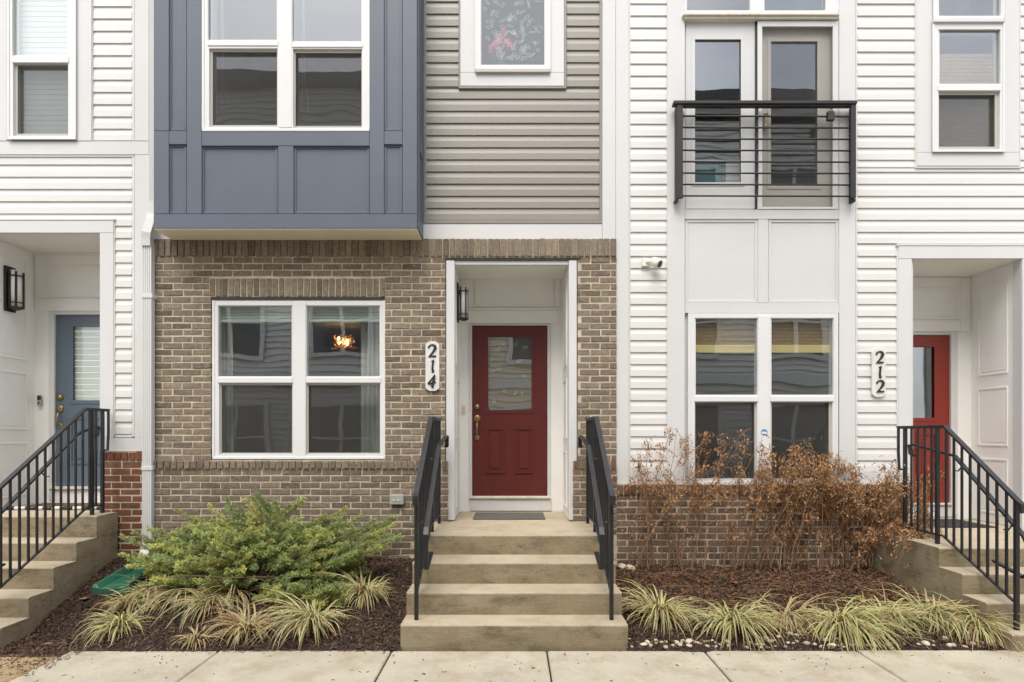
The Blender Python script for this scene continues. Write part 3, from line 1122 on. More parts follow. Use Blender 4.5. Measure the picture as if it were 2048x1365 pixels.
# bay sides
for xa, xb_ in ((bx0 + .001, bx0 + .02), (bx1 - .02, bx1 - .001)):
    out = -1 if xa < -2 else 1
    edge = xa if out < 0 else xb_
    MB().box(xa, xb_, DY + .031, DW - .004, zb, Z(TOPY, DY)).build('bay_side', 'blue', bay)
    for y0, y1 in ((DY + .0315, DY + .10), (DW - .07, DW - .005)):
        MB().box(edge, edge + out * .012, y0, y1, zb, Z(TOPY, DY), .002).build('bay_board', 'blue', bay)
    for z0, z1 in ((zb, Z(428, DY)), (Z(291, DY), Z(262, DY))):
        MB().box(edge, edge + out * .012, DY + .1005, DW - .0705, z0, z1, .002).build('bay_board', 'blue', bay)
MB().box(bx0 + .002, bx1 - .002, DY + .004, DB - .004, zb - .012, zb + .0035, .003).build('bay_soffit', 'soffit', bay)
wb = window(h214, (403.8, -160, 738.5, 261.5), DY + .004, [
    {'r': (415.6, -75, 555.6, 82)}, {'r': (584, -75, 724.8, 85)},
    {'r': (418, 97, 555, 254), 'screen': (425, 104, 554, 251)}, {'r': (586, 98, 724, 256), 'screen': (591, 106, 723, 253)}], depth=.08)
for a, b, y in ((415, 556, 82.5), (583.5, 725.5, 85.5)):
    MB().pbox(a, y, b, y + 9, DY - .004, .04, .003).build('meeting_rail', 'frame', wb)
MB().pbox(556.5, -150, 583.5, 255, DY - .001, .02, .003).build('mullion', 'frame', wb)
for px, zlo in ((443, 215), (605, 232)):
    D_ = DY + .16
    pts = [(X(px, D_), D_, Z(-160, D_)), (X(px, D_), D_, Z(165, D_)), (X(px - 2, D_), D_, Z(zlo - 20, D_)), (X(px + 3, D_), D_, Z(zlo, D_)), (X(px + 10, D_), D_, Z(zlo - 4, D_)), (X(px + 12, D_), D_, Z(zlo - 24, D_)), (X(px + 4, D_), D_, Z(165, D_)), (X(px + 1.5, D_), D_, Z(-160, D_))]
    MB().tube(pts, .0018, 4).build('blind_cord', 'blind', wb)
for s in (0, 1):
    pr = (410, 557) if s == 0 else (582, 730)
    MB().pbox(pr[0], -150, pr[1], -92, DY + .18, .05).build('window_shade', 'blind', wb)
room(h214, X(410, DY), X(730, DY), Z(300, DY), Z(-150, DY), DW + .105, 3.2)

# taupe siding, its window and white trims
siding(h214, 'taupe', [(852.5, TOPY, 917.3, 176), (1133.3, TOPY, 1199, 176), (852.5, 178, 1199, 440)], 24.3, 440.5, 6.243)
board(h214, 849, TOPY, 852.3, 444, 6.236, .024, 'taupe', 'siding_channel')
board(h214, 1199.2, TOPY, 1204.3, 444, 6.234, .026, 'taupe', 'siding_channel')
board(h214, 849, 440.3, 1204.3, 447.5, 6.233, .027, 'taupe', 'siding_channel')
board(h214, X(1, 1) and 846.5, 449, 1204.2, 478.5, 6.230, .03, 'white', 'trim_board')
board(h214, 300.5, 440, 352, 478.5, 6.232, .028, 'white', 'trim_board')
board(h214, 1204.8, TOPY, 1231.2, 478.5, 6.228, .032, 'white', 'trim_board')
wt_ = window(h214, (950, -150, 1101, 143), 6.216, [{'r': (960.6, -110, 1090.6, 132)}], depth=.10, glass='glass_flat')
board(h214, 920.5, TOPY, 949.7, 145, 6.226, .036, 'white', 'window_casing')
board(h214, 1101.3, TOPY, 1128, 145, 6.226, .036, 'white', 'window_casing')
board(h214, 920.5, 145.4, 1128, 172, 6.225, .037, 'white', 'window_casing')
board(h214, 951, 137, 1100, 144.5, 6.196, .03, 'screenframe', 'window_sill', .004)
board(h214, 917, TOPY, 920.2, 176, 6.230, .03, 'taupe', 'siding_channel')
board(h214, 1128.3, TOPY, 1133, 176, 6.230, .03, 'taupe', 'siding_channel')
board(h214, 917, 172.3, 1133, 177, 6.228, .03, 'taupe', 'siding_channel')
etched_leaves(wt_, (961, -20, 1090, 131), 6.216 + .026 + .010, 95, size=7, seed=9)
fr = MB(); Df = 6.216 + .045
fr.add([(X(957, Df), Df, Z(136, Df)), (X(1095, Df), Df, Z(136, Df)), (X(1095, Df), Df, Z(-115, Df)), (X(957, Df), Df, Z(-115, Df))], [(0, 1, 2, 3)])
fr.build('privacy_film', 'frost', wt_)
room(h214, X(940, DT), X(1110, DT), Z(200, DT), Z(-140, DT), DW + .105, 2.4)

# ------------------------------------------------------------------ left house (216)
L0 = -8.2
holes = [(X(20, DW), X(146, DW), Z(272, DW), Z(-140, DW)),
         (-5.60, X(201, DW), GZ, Z(467, DW))]
plate(L0, XB0 - .002, GZ, TOPZ, DW, .10, holes).build('sheathing', 'white2', h216)
siding(h216, 'vinyl', [(186, TOPY, 263.5, 281)], 24.5, 257.7)
siding(h216, 'vinyl', [(-500, 314, 263.5, 437), (229.5, 437, 263.5, 871)], 24.5, 451.7)
siding(h216, 'vinyl', [(-500, TOPY, -22, 281), (-500, 437, -112, 1040)], 24.5, 257.7)
board(h216, 264, TOPY, 268.6, 281.5, 6.238, .024, 'white', 'siding_channel')
board(h216, 269, TOPY, 297, 281.8, DT - .004, .03, 'white')
board(h216, -500, 283, 297, 309.5, DT - .006, .034, 'white')
board(h216, -500, 310, 268.6, 314, 6.236, .026, 'vinyl', 'siding_channel')
board(h216, 264, 314.4, 268.6, 874, 6.238, .024, 'vinyl', 'siding_channel')
board(h216, 269, 310, 299, 876.6, DT - .004, .03, 'white')
board(h216, 229.6, 871.3, 263.7, 875.5, 6.237, .024, 'vinyl', 'siding_channel')
board(h216, 199.5, 877, 299, 903, DT - .005, .03, 'white')
board(h216, 183.2, TOPY, 185.7, 281.5, 6.238, .024, 'vinyl', 'siding_channel')
# window and casing
board(h216, 151.5, TOPY, 182.8, 282, 6.226, .036, 'white', 'window_casing')
board(h216, -22, TOPY, 13.5, 282, 6.226, .036, 'white', 'window_casing')
w6 = window(h216, (14, -160, 151, 278), 6.212, [{'r': (24.6, -70, 136.4, 113)}, {'r': (26, 127, 136.5, 272), 'screen': (35, 131, 136, 268)}], depth=.10)
MB().pbox(23.5, 113.5, 137, 125.5, 6.204, .03, .003).build('meeting_rail', 'frame', w6)
Db = 6.212 + .115
for k in range(34):
    y = -70 + k * 10.4
    mb = MB().pbox(18, y, 144, y + 9.6, Db, .004, .001)
    o = mb.build('blind_slat', 'blind', w6)
room(h216, X(14, DT), X(151, DT), Z(320, DT), Z(-150, DT), DW + .105, 2.4)
# porch
YB6 = 6.94
P6 = .812
zt6 = Z(466, DT)
porch(h216, -5.62, X(199.3, DT) , P6 + .004, zt6, DT + .032, YB6, (108, 627, 253, 977))
board(h216, 199.3, 466.4, 226.5, 876.6, DT - .006, .036, 'white', 'door_casing', .003)
board(h216, -111, 441, 226.5, 466, DT - .007, .037, 'white', 'door_casing', .003)
board(h216, -111, 437.3, 229.3, 440.7, DT - .012, .04, 'white', 'drip_ledge')
board(h216, 227, 441, 229.3, 871, 6.236, .03, 'vinyl', 'siding_channel')
board(h216, -111, 466.4, X(0, 1) and -39.6, 1100, DT - .006, .036, 'white', 'door_casing', .003)
recessed_panel(h216, (94, 531, 262, 594), YB6 - .014, 'porch', 'transom_panel', .006, 4)
board(h216, 70, 597, 262, 622, YB6 - .012, .012, 'porch', 'head_casing')
board(h216, 70, 512, 92, 596.5, YB6 - .011, .011, 'porch', 'stile')
board(h216, 92.5, 512, 262, 529, YB6 - .011, .011, 'porch', 'rail_board')
board(h216, 97, 624, 108.5, 1000, YB6 - .016, .05, 'white', 'door_frame', .003)
board(h216, 108.8, 624, 253.5, 629.5, YB6 - .015, .05, 'white', 'door_frame', .003)
board(h216, 253.8, 624, 262, 1000, YB6 - .016, .05, 'white', 'door_frame', .003)
board(h216, 97, 974, 258, 979, YB6 - .03, .07, 'weathered', 'threshold')
d216 = door(h216, (109, 630, 253, 973), YB6 + .012, 'door_blue', (144, 651, 222, 803), [(139, 834, 177, 928), (188, 834, 226, 928)])
handle_set(d216, 121, 795, 818, 852, YB6 + .012)
for k in range(13):
    y = 651 + k * 11.8
    MB().pbox(143, y, 223, y + 11.2, YB6 + .045, .012, .004).build('blind_slat', 'blind', d216)
# red brick pier at the foot
rx0, rx1 = X(200, 6.2), X(299, 6.2)
DR = 6.205
plate(rx0, rx1, GZ, Z(904, DR), DR + .0045, .05, []).build('brick_base', 'mortar_w', h216)
b6 = [o for o in h216.children if o.name.startswith('brick_base')][0]
lay(b6, 'rowlock_brick', with_mat(RV, 'brick_red'), upright(rx0, rx1, Z(913, DR), .09, .071), DR - .012, (.0575, .082))
lay(b6, 'brick', with_mat(BV, 'brick_red'), [q for q in courses(rx0, rx1, GZ + .2, Z(923.5, DR), .0715, [], mod=.215) if q[1] > .1], DR, (.197, .0585))

# ------------------------------------------------------------------ right house (212)
R1 = 8.4
YB2 = 6.95
holes = [(X(1382, DW), X(1670, DW), Z(966, DW), Z(630, DW)),
         (X(1374, DW), X(1674, DW), Z(416, DW), Z(-150, DW)),
         (X(1876, DW), X(2003, DW), Z(300, DW), Z(-150, DW)),
         (X(1826, DW), 5.40, GZ, Z(519, DW))]
plate(XB1 + .002, R1, GZ, TOPZ, DW, .10, holes).build('sheathing', 'white2', h212)
siding(h212, 'vinyl', [(1261, TOPY, 1334, 941), (1715, TOPY, 1831, 335), (1715, 337, 2500, 487), (1715, 487, 1794, 941), (2042, TOPY, 2500, 335), (2132, 487, 2500, 1060)], 24.05, 416)
board(h212, 1231.6, TOPY, 1258, 968, DT - .003, .03, 'white')
board(h212, 1258.3, TOPY, 1261, 944, 6.239, .024, 'vinyl', 'siding_channel')
board(h212, 1258.3, 941.4, 1334.5, 945.5, 6.238, .024, 'vinyl', 'siding_channel')
board(h212, 1258.3, 946, 1334.5, 968, DT - .002, .03, 'white')
board(h212, 1334.6, TOPY, 1369.6, 968, 6.222, .04, 'white', 'bay_casing')
board(h212, 1678.5, TOPY, 1711, 968, 6.222, .04, 'white', 'bay_casing')
board(h212, 1711.4, TOPY, 1714.7, 944, 6.239, .024, 'vinyl', 'siding_channel')
board(h212, 1711.4, 941.4, 1797, 945.5, 6.238, .024, 'vinyl', 'siding_channel')
board(h212, 1711.4, 946, 1794, 968, DT - .002, .03, 'white')
board(h212, 1370, 419.5, 1678, 438.5, 6.226, .036, 'white2', 'rail_board')
board(h212, 1370, 606.5, 1678, 626.5, 6.227, .035, 'white2', 'rail_board')
board(h212, 1516.5, 439, 1536.5, 606, 6.228, .034, 'white2', 'stile')
for r in ((1370.4, 439, 1516, 606), (1537, 439, 1677.6, 606)):
    recessed_panel(h212, r, 6.228, 'white2', 'wall_panel', .018, 6)
w2 = window(h212, (1377, 627, 1676, 968), 6.218, [
    {'r': (1389.5, 636, 1516, 792)}, {'r': (1541, 636, 1667.6, 792)},
    {'r': (1389.5, 804, 1514, 960), 'screen': (1390.5, 806, 1509, 957)},
    {'r': (1541.5, 804, 1665, 960), 'screen': (1543.6, 806, 1658, 957)}], depth=.10)
MB().pbox(1516.5, 631, 1540.5, 963, 6.211, .02, .003).build('mullion', 'frame', w2)
for a, b in ((1388.7, 1516.2), (1540.8, 1668.2)):
    MB().pbox(a, 792.5, b, 803.5, 6.209, .03, .003).build('meeting_rail', 'frame', w2)
DBm = 6.218 + .085
for a, b in ((1380, 1524), (1534, 1672)):
    for k in range(8):
        y = 634 + k * 7
        MB().pbox(a, y, b, y + 6.6, DBm, .005, .002).build('bamboo_slat', 'bamboo', w2)
    MB().pbox(a, 690, b, 706, DBm - .006, .015, .003).build('shade_hem', 'bamboo_lt', w2)
room(h212, X(1377, DT), X(1676, DT), Z(1010, DT), Z(560, DT), DW + .105, 3.0)
# balcony door unit
board(h212, 1366, 25.5, 1679, 30, 6.175, .08, 'weathered', 'head_sill', .004)
board(h212, 1369, 30.3, 1677, 37.5, 6.195, .06, 'weathered', 'head_sill', .003)
wtr = window(h212, (1370, -150, 1677.5, 25), 6.23, [{'r': (1371.5, -120, 1501, 23)}, {'r': (1527, -120, 1652, 25)}], depth=.08)
DD = 6.250
board(h212, 1370.2, 38, 1510, 43.5, DD - .012, .06, 'weathered', 'door_frame')
gl = door(h212, (1372, 44, 1510.5, 417.5), DD, 'white2', (1388, 77, 1484, 367), [], 'glass')
dg = door(h212, (1516, 44, 1676, 417), DD + .03, 'door_dimmed', (1540, 81, 1637, 373), [], 'glass')
MB().pbox(1510.9, 38, 1515.2, 418.5, DD - .015, .06, .002).build('astragal', 'darkgrey', h212)
sd = pplate((1515.5, 42.5, 1677, 418.5), DD - .03, .022, [(1524.5, 53, 1666, 414)]).build('screen_door', 'white', h212)
DSx = DD - .02
q = MB(); q.add([(X(1524, DSx), DSx, Z(414.5, DSx)), (X(1666.5, DSx), DSx, Z(414.5, DSx)), (X(1666.5, DSx), DSx, Z(52.5, DSx)), (X(1524, DSx), DSx, Z(52.5, DSx))], [(0, 1, 2, 3)])
q.build('insect_screen', 'screen_lt', sd)
for y in (232, 255):
    MB().lathe([(.014, 0), (.013, -.02), (.024, -.035), (.024, -.05), (.01, -.06)], (X(1530, DD), DD + .02, Z(y, DD)), 'y').build('door_knob', 'brass', dg, True)
room(h212, X(1372, DT), X(1676, DT), Z(430, DT), Z(-150, DT), DW + .105, 3.0)
# upper right window
board(h212, 1834.5, TOPY, 1867, 305, 6.226, .036, 'white', 'window_casing')
board(h212, 2009.5, TOPY, 2039, 305, 6.226, .036, 'white', 'window_casing')
board(h212, 1834.5, 305.4, 2039, 332, 6.225, .037, 'white', 'window_casing')
board(h212, 1831.2, TOPY, 1834.2, 336, 6.232, .03, 'vinyl', 'siding_channel')
board(h212, 2039.3, TOPY, 2042, 336, 6.232, .03, 'vinyl', 'siding_channel')
board(h212, 1831.2, 332.4, 2042, 336.5, 6.231, .03, 'vinyl', 'siding_channel')
wu = window(h212, (1867.5, -160, 2009, 36), 6.215, [{'r': (1876, -120, 2001.5, 34)}], depth=.1)
board(h212, 1867, 36.5, 2009.5, 44, 6.190, .05, 'white', 'window_sill', .004)
wl = window(h212, (1866, 46, 2010, 303), 6.212, [{'r': (1877, 59, 2001, 170)}, {'r': (1877, 183, 2000, 299), 'screen': (1878, 190, 1990, 294)}], depth=.1)
MB().pbox(1876, 170.5, 2002, 181.5, 6.203, .03, .003).build('meeting_rail', 'frame', wl)
DBm = 6.212 + .085
for k in range(26):
    y = 108 + k * 7.6
    MB().pbox(1872, y, 2004, y + 7.1, DBm, .005, .002).build('bamboo_slat', 'bamboo', wl)
room(h212, X(1866, DT), X(2010, DT), Z(330, DT), Z(-150, DT), DW + .105, 2.2)
# porch
P2 = .629
porch(h212, X(1824, DT), 5.407, P2 + .004, Z(518, DT), DT + .032, YB2, (1750, 667, 1903, 1010))
board(h212, 1797.5, 517.9, 1824, 967, DT - .006, .036, 'white', 'door_casing', .003)
board(h212, 1797.5, 492, 2131, 517.5, DT - .007, .037, 'white', 'door_casing', .003)
board(h212, 1794.3, 487.5, 2131, 491.6, DT - .012, .04, 'white', 'drip_ledge')
board(h212, 1794.3, 492, 1797.1, 941, 6.236, .03, 'vinyl', 'siding_channel')
board(h212, 2045, 517.9, 2131, 1090, DT - .006, .036, 'white', 'door_casing', .003)
recessed_panel(h212, (1770, 577, 1919, 638), YB2 - .014, 'porch', 'transom_panel', .006, 4)
board(h212, 1740, 640.5, 1921, 663, YB2 - .012, .012, 'porch', 'head_casing')
board(h212, 1921.4, 556, 1941, 663, YB2 - .011, .011, 'porch', 'stile')
board(h212, 1740, 556, 1921, 575, YB2 - .0115, .0115, 'porch', 'rail_board')
board(h212, 1902.3, 665, 1916, 1030, YB2 - .016, .05, 'white', 'door_frame', .003)
board(h212, 1740, 665, 1902, 670, YB2 - .015, .05, 'white', 'door_frame', .003)
board(h212, 1740, 1007, 1905, 1011, YB2 - .03, .07, 'weathered', 'threshold')
board(h212, 1740, 1011.5, 1916, 1034, YB2 - .012, .012, 'white', 'kick_board')
d212 = door(h212, (1750, 671, 1901.7, 1006), YB2 + .012, 'door_red2', (1781, 692, 1871, 838), [(1778, 866, 1818, 958), (1834, 866, 1874, 958)], 'glass')
room(h212, X(1750, YB2), X(1900, YB2), .7, 2.9, YB2 + .082, 2.0)
# brick base
DQ = 6.20
qx0, qx1 = X(1233.5, DQ), X(1824, DQ)
plate(qx0, qx1, GZ, Z(969, DQ), DQ + .0045, .05, []).build('brick_base', 'mortar_w', h212)
b2 = [o for o in h212.children if o.name.startswith('brick_base')][0]
lay(b2, 'rowlock_brick', with_mat(RV, 'brick_cap'), upright(qx0, qx1, Z(979, DQ), .098, .0705), DQ - .016, (.0575, .082))
lay(b2, 'brick', with_mat(BV, 'brick_mix'), [q for q in courses(qx0, qx1, GZ + .3, Z(989, DQ), .0683, [], mod=.212) if q[1] > .12], DQ, (.197, .0585))

# ------------------------------------------------------------------ steps
def steps(label, x0, x1, ext, yb, hts, fronts, m='concrete', foot=None):
    """hts: tops from the landing down, fronts: front edges from the landing down, zg: ground"""
    t = thing('concrete_steps', label, 'steps', ((x0 + x1) / 2, fronts[-1], 0))
    n = len(hts)
    for i in range(n):
        zb_ = hts[i + 1] + .0004 if i < n - 1 else -.32
        y1 = yb if i == 0 else 6.17
        f, h, yb_ = fronts[i], hts[i], DBB - .022
        r = .016
        prof = [(yb_, zb_), (f + .006, zb_)] + [(f + r - r * math.cos(q), h - r + r * math.sin(q)) for q in (0, .5, 1.05, 1.57)] + [(yb_, h)]
        mb = MB().prism_x(prof, x0, x1)
        mb.build('landing' if i == 0 else 'step', m, t)
    if ext:
        MB().box(ext[0], ext[1], DBB - .0205, ext[2], hts[0] - .14, hts[0] - .001, .004).build('landing', m, t)
    if foot:
        MB().box(*foot, .006).build('footing', 'footing', t)
    return t
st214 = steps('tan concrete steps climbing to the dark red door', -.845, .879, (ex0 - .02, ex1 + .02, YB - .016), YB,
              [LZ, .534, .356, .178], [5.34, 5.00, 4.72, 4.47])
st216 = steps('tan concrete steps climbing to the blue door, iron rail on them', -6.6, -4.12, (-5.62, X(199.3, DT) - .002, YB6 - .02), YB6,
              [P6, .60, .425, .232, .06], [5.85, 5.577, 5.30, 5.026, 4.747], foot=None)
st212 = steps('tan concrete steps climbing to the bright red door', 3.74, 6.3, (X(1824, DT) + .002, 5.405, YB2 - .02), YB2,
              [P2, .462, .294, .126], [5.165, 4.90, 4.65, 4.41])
MB().box(-6.5, -4.14, 5.60, 6.16, -.3, .27, .01).build('footing', 'footing', st216) if False else None

# ------------------------------------------------------------------ iron railings
def railing(label, x, inward, yw, yback, ybrk, ybot, zl, zbot, rail_h=1.07, hand=True):
    """x: side; inward: +1 or -1 towards the tread; yw: wall end, ybrk: where the slope starts"""
    t = thing('stair_railing', label, 'railing', (x, ybot, zbot), 'black iron stair railings')
    top = zl + rail_h
    bot = zbot + 1.0
    sl = (top - bot) / (ybrk - ybot)
    pb = MB().sweep([(x, yw, top), (x, ybrk, top), (x, ybot - .02, bot - sl * .02), (x, ybot - .055, bot - .035), (x, ybot - .06, bot - .10)], .042, .016)
    pb.sweep([(x, yw - .01, top - .0145), (x, ybrk, top - .0145), (x, ybot, bot - .0145)], .026, .012)
    pb.build('top_rail', 'iron', t)
    def zrail(y):
        return top if y >= ybrk else top - sl * (ybrk - y)
    def zlow(y):
        return zl + .085 if y >= ybrk + .02 else zl + .085 - (zl + .085 - (zbot + .20)) / (ybrk + .02 - ybot) * (ybrk + .02 - y)
    MB().sweep([(x, yback, zl + .085), (x, ybrk + .02, zl + .085), (x, ybot, zbot + .20)], .022, .012).build('bottom_rail', 'iron', t)
    for y, zf in ((yback, zl), (ybrk + .09, zl), (ybot, zbot)):
        MB().box(x - .0150, x + .0150, y - .0150, y + .0150, zf - .01, zrail(y) - .010, .002).build('post', 'iron', t)
    # loop at the wall end
    MB().sweep([(x, yw + .0, top - .005), (x, yw + .002, top - .24), (x, yw - .01, top - .42), (x, yback + .02, top - .425)], .020, .016).build('end_loop', 'iron', t)
    n = int((yback - ybot) / .090)
    for i in range(1, n):
        y = yback - (yback - ybot) * i / n
        if min(abs(y - ybrk - .09), abs(y - ybot), abs(y - yback)) < .03:
            continue
        MB().box(x - .0078, x + .0078, y - .0078, y + .0078, zlow(y), zrail(y) - .012).build('picket', 'iron', t)
    if hand:
        xi = x + inward * .075
        top2 = top - .175
        a = [(xi, yback - .02, top2 - .11), (xi, yback + .03, top2 - .09), (xi, yback + .04, top2 - .01), (xi, yback - .01, top2),
             (xi, ybrk - .02, top2 - sl * .12)]
        zb2 = zrail(ybot + .02) - .30
        a += [(xi, ybot + .02, zb2), (xi, ybot - .012, zb2 - .05), (xi, ybot - .012, zb2 - .29), (xi, ybot + .02, zb2 - .32), (xi, ybot + .30, zb2 - .25)]
        hb = MB().sweep(a, .038, .016)
        hb.build('handrail', 'iron', t)
        for y in (yback - .08, (yback + ybot) / 2, ybot + .12):
            u = zrail(y) - .175 if y >= ybrk else top2 - sl * .12 - (top2 - sl * .12 - zb2) * (ybrk - .02 - y) / (ybrk - .04 - ybot)
            MB().tube([(x, y, u - .05), ((x + xi) / 2, y, u - .055), (xi, y, u - .006)], .006, 6).build('bracket', 'iron', t)
    return t
railing('black iron railing on the left side of the middle steps', -.745, 1, 6.10, 6.04, 5.42, 4.60, LZ, .178)
railing('black iron railing on the right side of the middle steps', .775, -1, 6.10, 6.04, 5.42, 4.60, LZ, .178)
railing('black iron railing on the steps to the blue door', -4.235, -1, 6.19, 6.10, 5.86, 4.70, P6, .06)
railing('black iron railing on the steps to the bright red door', 3.865, 1, 5.90, 5.80, 5.27, 4.52, P2, .126)

# balcony railing
bl = thing('balcony_railing', 'charcoal metal balcony railing across the upper double doors', 'railing', (X(1530, 6.1), 6.1, Z(400, 6.1)))
DV = 6.11
MB().pbox(1348, 201, 1715, 207, DV - .012, .085, .002).build('top_rail', 'darkgrey', bl)
MB().pbox(1356, 207, 1708, 212.5, DV + .005, .05, .002).build('top_rail', 'darkgrey', bl)
for a, b in ((1355, 1366), (1702.5, 1712.5)):
    MB().pbox(a, 207, b, 396, DV, .03, .003).build('post', 'darkgrey', bl)
for sgn, xa in ((-1, X(1356, DV)), (1, X(1711, DV))):
    MB().box(xa - .006, xa + .006, DV + .031, DV + .11, Z(399, DV), Z(207, DV), .001).build('side_plate', 'darkgrey', bl)
    for k in range(8):
        z = Z(232 + k * 22.7, DV)
        MB().box(xa - sgn * .03, xa - sgn * .0065, DV + .05, DV + .075, z - .012, z + .012, .003).build('rail_clip', 'darkgrey', bl)
for k in range(8):
    y = 231 + k * 22.85
    MB().tube([(X(1366, DV), DV + .016, Z(y, DV)), (X(1703, DV), DV + .016, Z(y + 1, DV))], .0095, 8).build('rail_bar', 'darkgrey', bl, True)
MB().pbox(1513.5, 213, 1517, 392, DV + .028, .012, .001).build('centre_bar', 'darkgrey', bl)
MB().pbox(1656, 222, 1670, 240, DV - .004, .04, .004).build('clamp_box', 'darkgrey', bl)
MB().box(X(1352, DV), X(1358, DV), DV + .03, DV + .10, Z(401, DV), Z(396, DV)).build('foot_plate', 'darkgrey', bl)
MB().box(X(1709, DV), X(1715, DV), DV + .03, DV + .10, Z(401, DV), Z(396, DV)).build('foot_plate', 'darkgrey', bl)

# ------------------------------------------------------------------ small things on the walls
ds = thing('downspout', 'white corrugated downspout where the brick house meets the white one', 'downspout', (X(293, 6.15), 6.15, .33))
def spout(px0, px1, y0, y1, D):
    mb = MB()
    xa, xb = X(px0, D), X(px1, D)
    n = 4
    w = (xb - xa) / (2 * n + 1)
    prof = []
    for i in range(2 * n + 2):
        x = xa + i * w
        d = 0 if (i // 1) % 2 == 0 else .006
        prof += [(x, D + .004 * ((i + 1) % 2)), (x + 1e-4, D + .004 * (i % 2))]
    prof += [(xb + .001, D + .06), (xa - .001, D + .06)]
    n_ = len(prof)
    za, zb_ = Z(y1, D), Z(y0, D)
    mb.add([(x, y, za) for x, y in prof] + [(x, y, zb_) for x, y in prof],
           [(i, (i + 1) % n_, n_ + (i + 1) % n_, n_ + i) for i in range(n_)] + [tuple(range(n_))[::-1], tuple(range(n_, 2 * n_))])
    return mb
spout(297.5, 316, TOPY, 410, 6.165).build('upper_pipe', 'white', ds)
spout(284, 302.5, 484, 1092, 6.135).build('lower_pipe', 'white', ds)
xc, xd = X(306.7, 6.165), X(293.2, 6.135)
MB().sweep([(xc, 6.185, Z(405, 6.165)), (xc, 6.180, Z(428, 6.165)), (xc - .012, 6.165, Z(440, 6.165)), (xd + .012, 6.140, Z(466, 6.135)), (xd, 6.150, Z(478, 6.135)), (xd, 6.155, Z(492, 6.135))], .07, .094, Vector((0, 1, 0))).build('elbow', 'white', ds)
MB().sweep([(xd, 6.165, Z(1088, 6.135)), (xd, 6.155, Z(1100, 6.135)), (xd - .01, 6.10, Z(1117, 6.135)), (xd - .025, 6.02, Z(1126, 6.1))], .098, .075).build('elbow', 'white', ds)
for y in (592, 937):
    MB().pbox(282, y - 4, 304.5, y + 4, 6.129, .09, .002).build('strap', 'white', ds)
MB().pbox(296.5, 406, 317, 412, 6.158, .075, .002).build('strap', 'white', ds)

def ribbon(mb, pts, y, d, sc, ox, oz):
    """pts: (u, v, width) in a unit box -> raised stroke standing d proud of y"""
    L, Rr = [], []
    n = len(pts)
    for i, (u, v, w_) in enumerate(pts):
        a = pts[max(0, i - 1)]
        b = pts[min(n - 1, i + 1)]
        tx, tz = b[0] - a[0], b[1] - a[1]
        l = math.hypot(tx, tz) or 1
        nx, nz = -tz / l, tx / l
        L.append((ox + (u + nx * w_ / 2) * sc, oz + (v + nz * w_ / 2) * sc))
        Rr.append((ox + (u - nx * w_ / 2) * sc, oz + (v - nz * w_ / 2) * sc))
    vs = []
    for k in (0, 1):
        for i in range(n):
            vs.append((L[i][0], y - d * (1 - k), L[i][1]))
            vs.append((Rr[i][0], y - d * (1 - k), Rr[i][1]))
    o = 2 * n
    fs = []
    for i in range(n - 1):
        a = 2 * i
        fs.append((a, a + 2, a + 3, a + 1))
        fs.append((a, o + a, o + a + 2, a + 2))
        fs.append((a + 1, a + 3, o + a + 3, o + a + 1))
    fs += [(0, 1, o + 1, o), (2 * n - 2, o + 2 * n - 2, o + 2 * n - 1, 2 * n - 1)]
    mb.add(vs, fs)

DIG = {
    '2': [[(.05, .70, .05), (.04, .76, .13), (.09, .86, .12), (.20, .95, .10), (.36, .97, .12), (.50, .90, .19), (.56, .76, .23), (.50, .60, .21), (.38, .42, .15), (.24, .25, .11), (.10, .10, .09), (.03, .03, .05)],
          [(.03, .055, .07), (.14, .09, .12), (.30, .10, .13), (.44, .085, .13), (.55, .10, .13), (.60, .17, .05)]],
    '1': [[(.20, .86, .02), (.28, .90, .08), (.36, .96, .07)], [(.38, 1.0, .05), (.37, .9, .15), (.33, .7, .14), (.30, .45, .14), (.30, .25, .17), (.34, .12, .21), (.27, .02, .10)]],
    '4': [[(.56, 1.0, .06), (.48, .86, .12), (.33, .66, .11), (.18, .48, .12), (.08, .36, .13), (.02, .29, .05)],
          [(.03, .30, .09), (.20, .31, .14), (.45, .36, .13), (.62, .42, .09), (.66, .46, .03)],
          [(.55, .97, .10), (.53, .75, .15), (.47, .50, .18), (.42, .28, .18), (.38, .08, .20), (.36, .0, .14)]],
}
def plaque(label, rect, D, digits, spots, sc_px):
    x0, y0, x1, y1 = rect
    t = thing('house_number_plaque', label, 'house number', (X((x0 + x1) / 2, D), D, Z((y0 + y1) / 2, D)))
    a, b, zb_, zt = X(x0, D), X(x1, D), Z(y1, D), Z(y0, D)
    c = (b - a) * .26
    pr = [(a + c, zb_), (b - c, zb_), (b, zb_ + c * .8), (b, zt - c * .8), (b - c, zt), (a + c, zt), (a, zt - c * .8), (a, zb_ + c * .8)]
    MB().prism_y(pr, D, D + .020).build('plate', 'plaque', t)
    for dgt, (px, py) in zip(digits, spots):
        mb = MB()
        sc = sc_px * D / F
        for i, s in enumerate(DIG[dgt]):
            ribbon(mb, s, D - .0002, .007 + .0006 * i, sc, X(px, D), Z(py, D))
        mb.build('numeral', 'digit', t)
    for y in (y0 + 5.5, y1 - 5.5):
        MB().lathe([(.003, 0), (.003, -.002)], (X((x0 + x1) / 2 - .5, D), D - .0002, Z(y, D)), 'y', 8).build('screw', 'digit', t)
plaque('pale plaque reading 214 on the brown brick wall', (851, 683, 878.5, 782), DB - .024, '214', [(856.3, 715.5), (857.2, 746), (855, 776)], 26)
plaque('white plaque reading 212 on the white siding', (1744.5, 698.5, 1771.5, 794), DS - .024, '212', [(1751.5, 728), (1752, 757.5), (1752.5, 786)], 25)

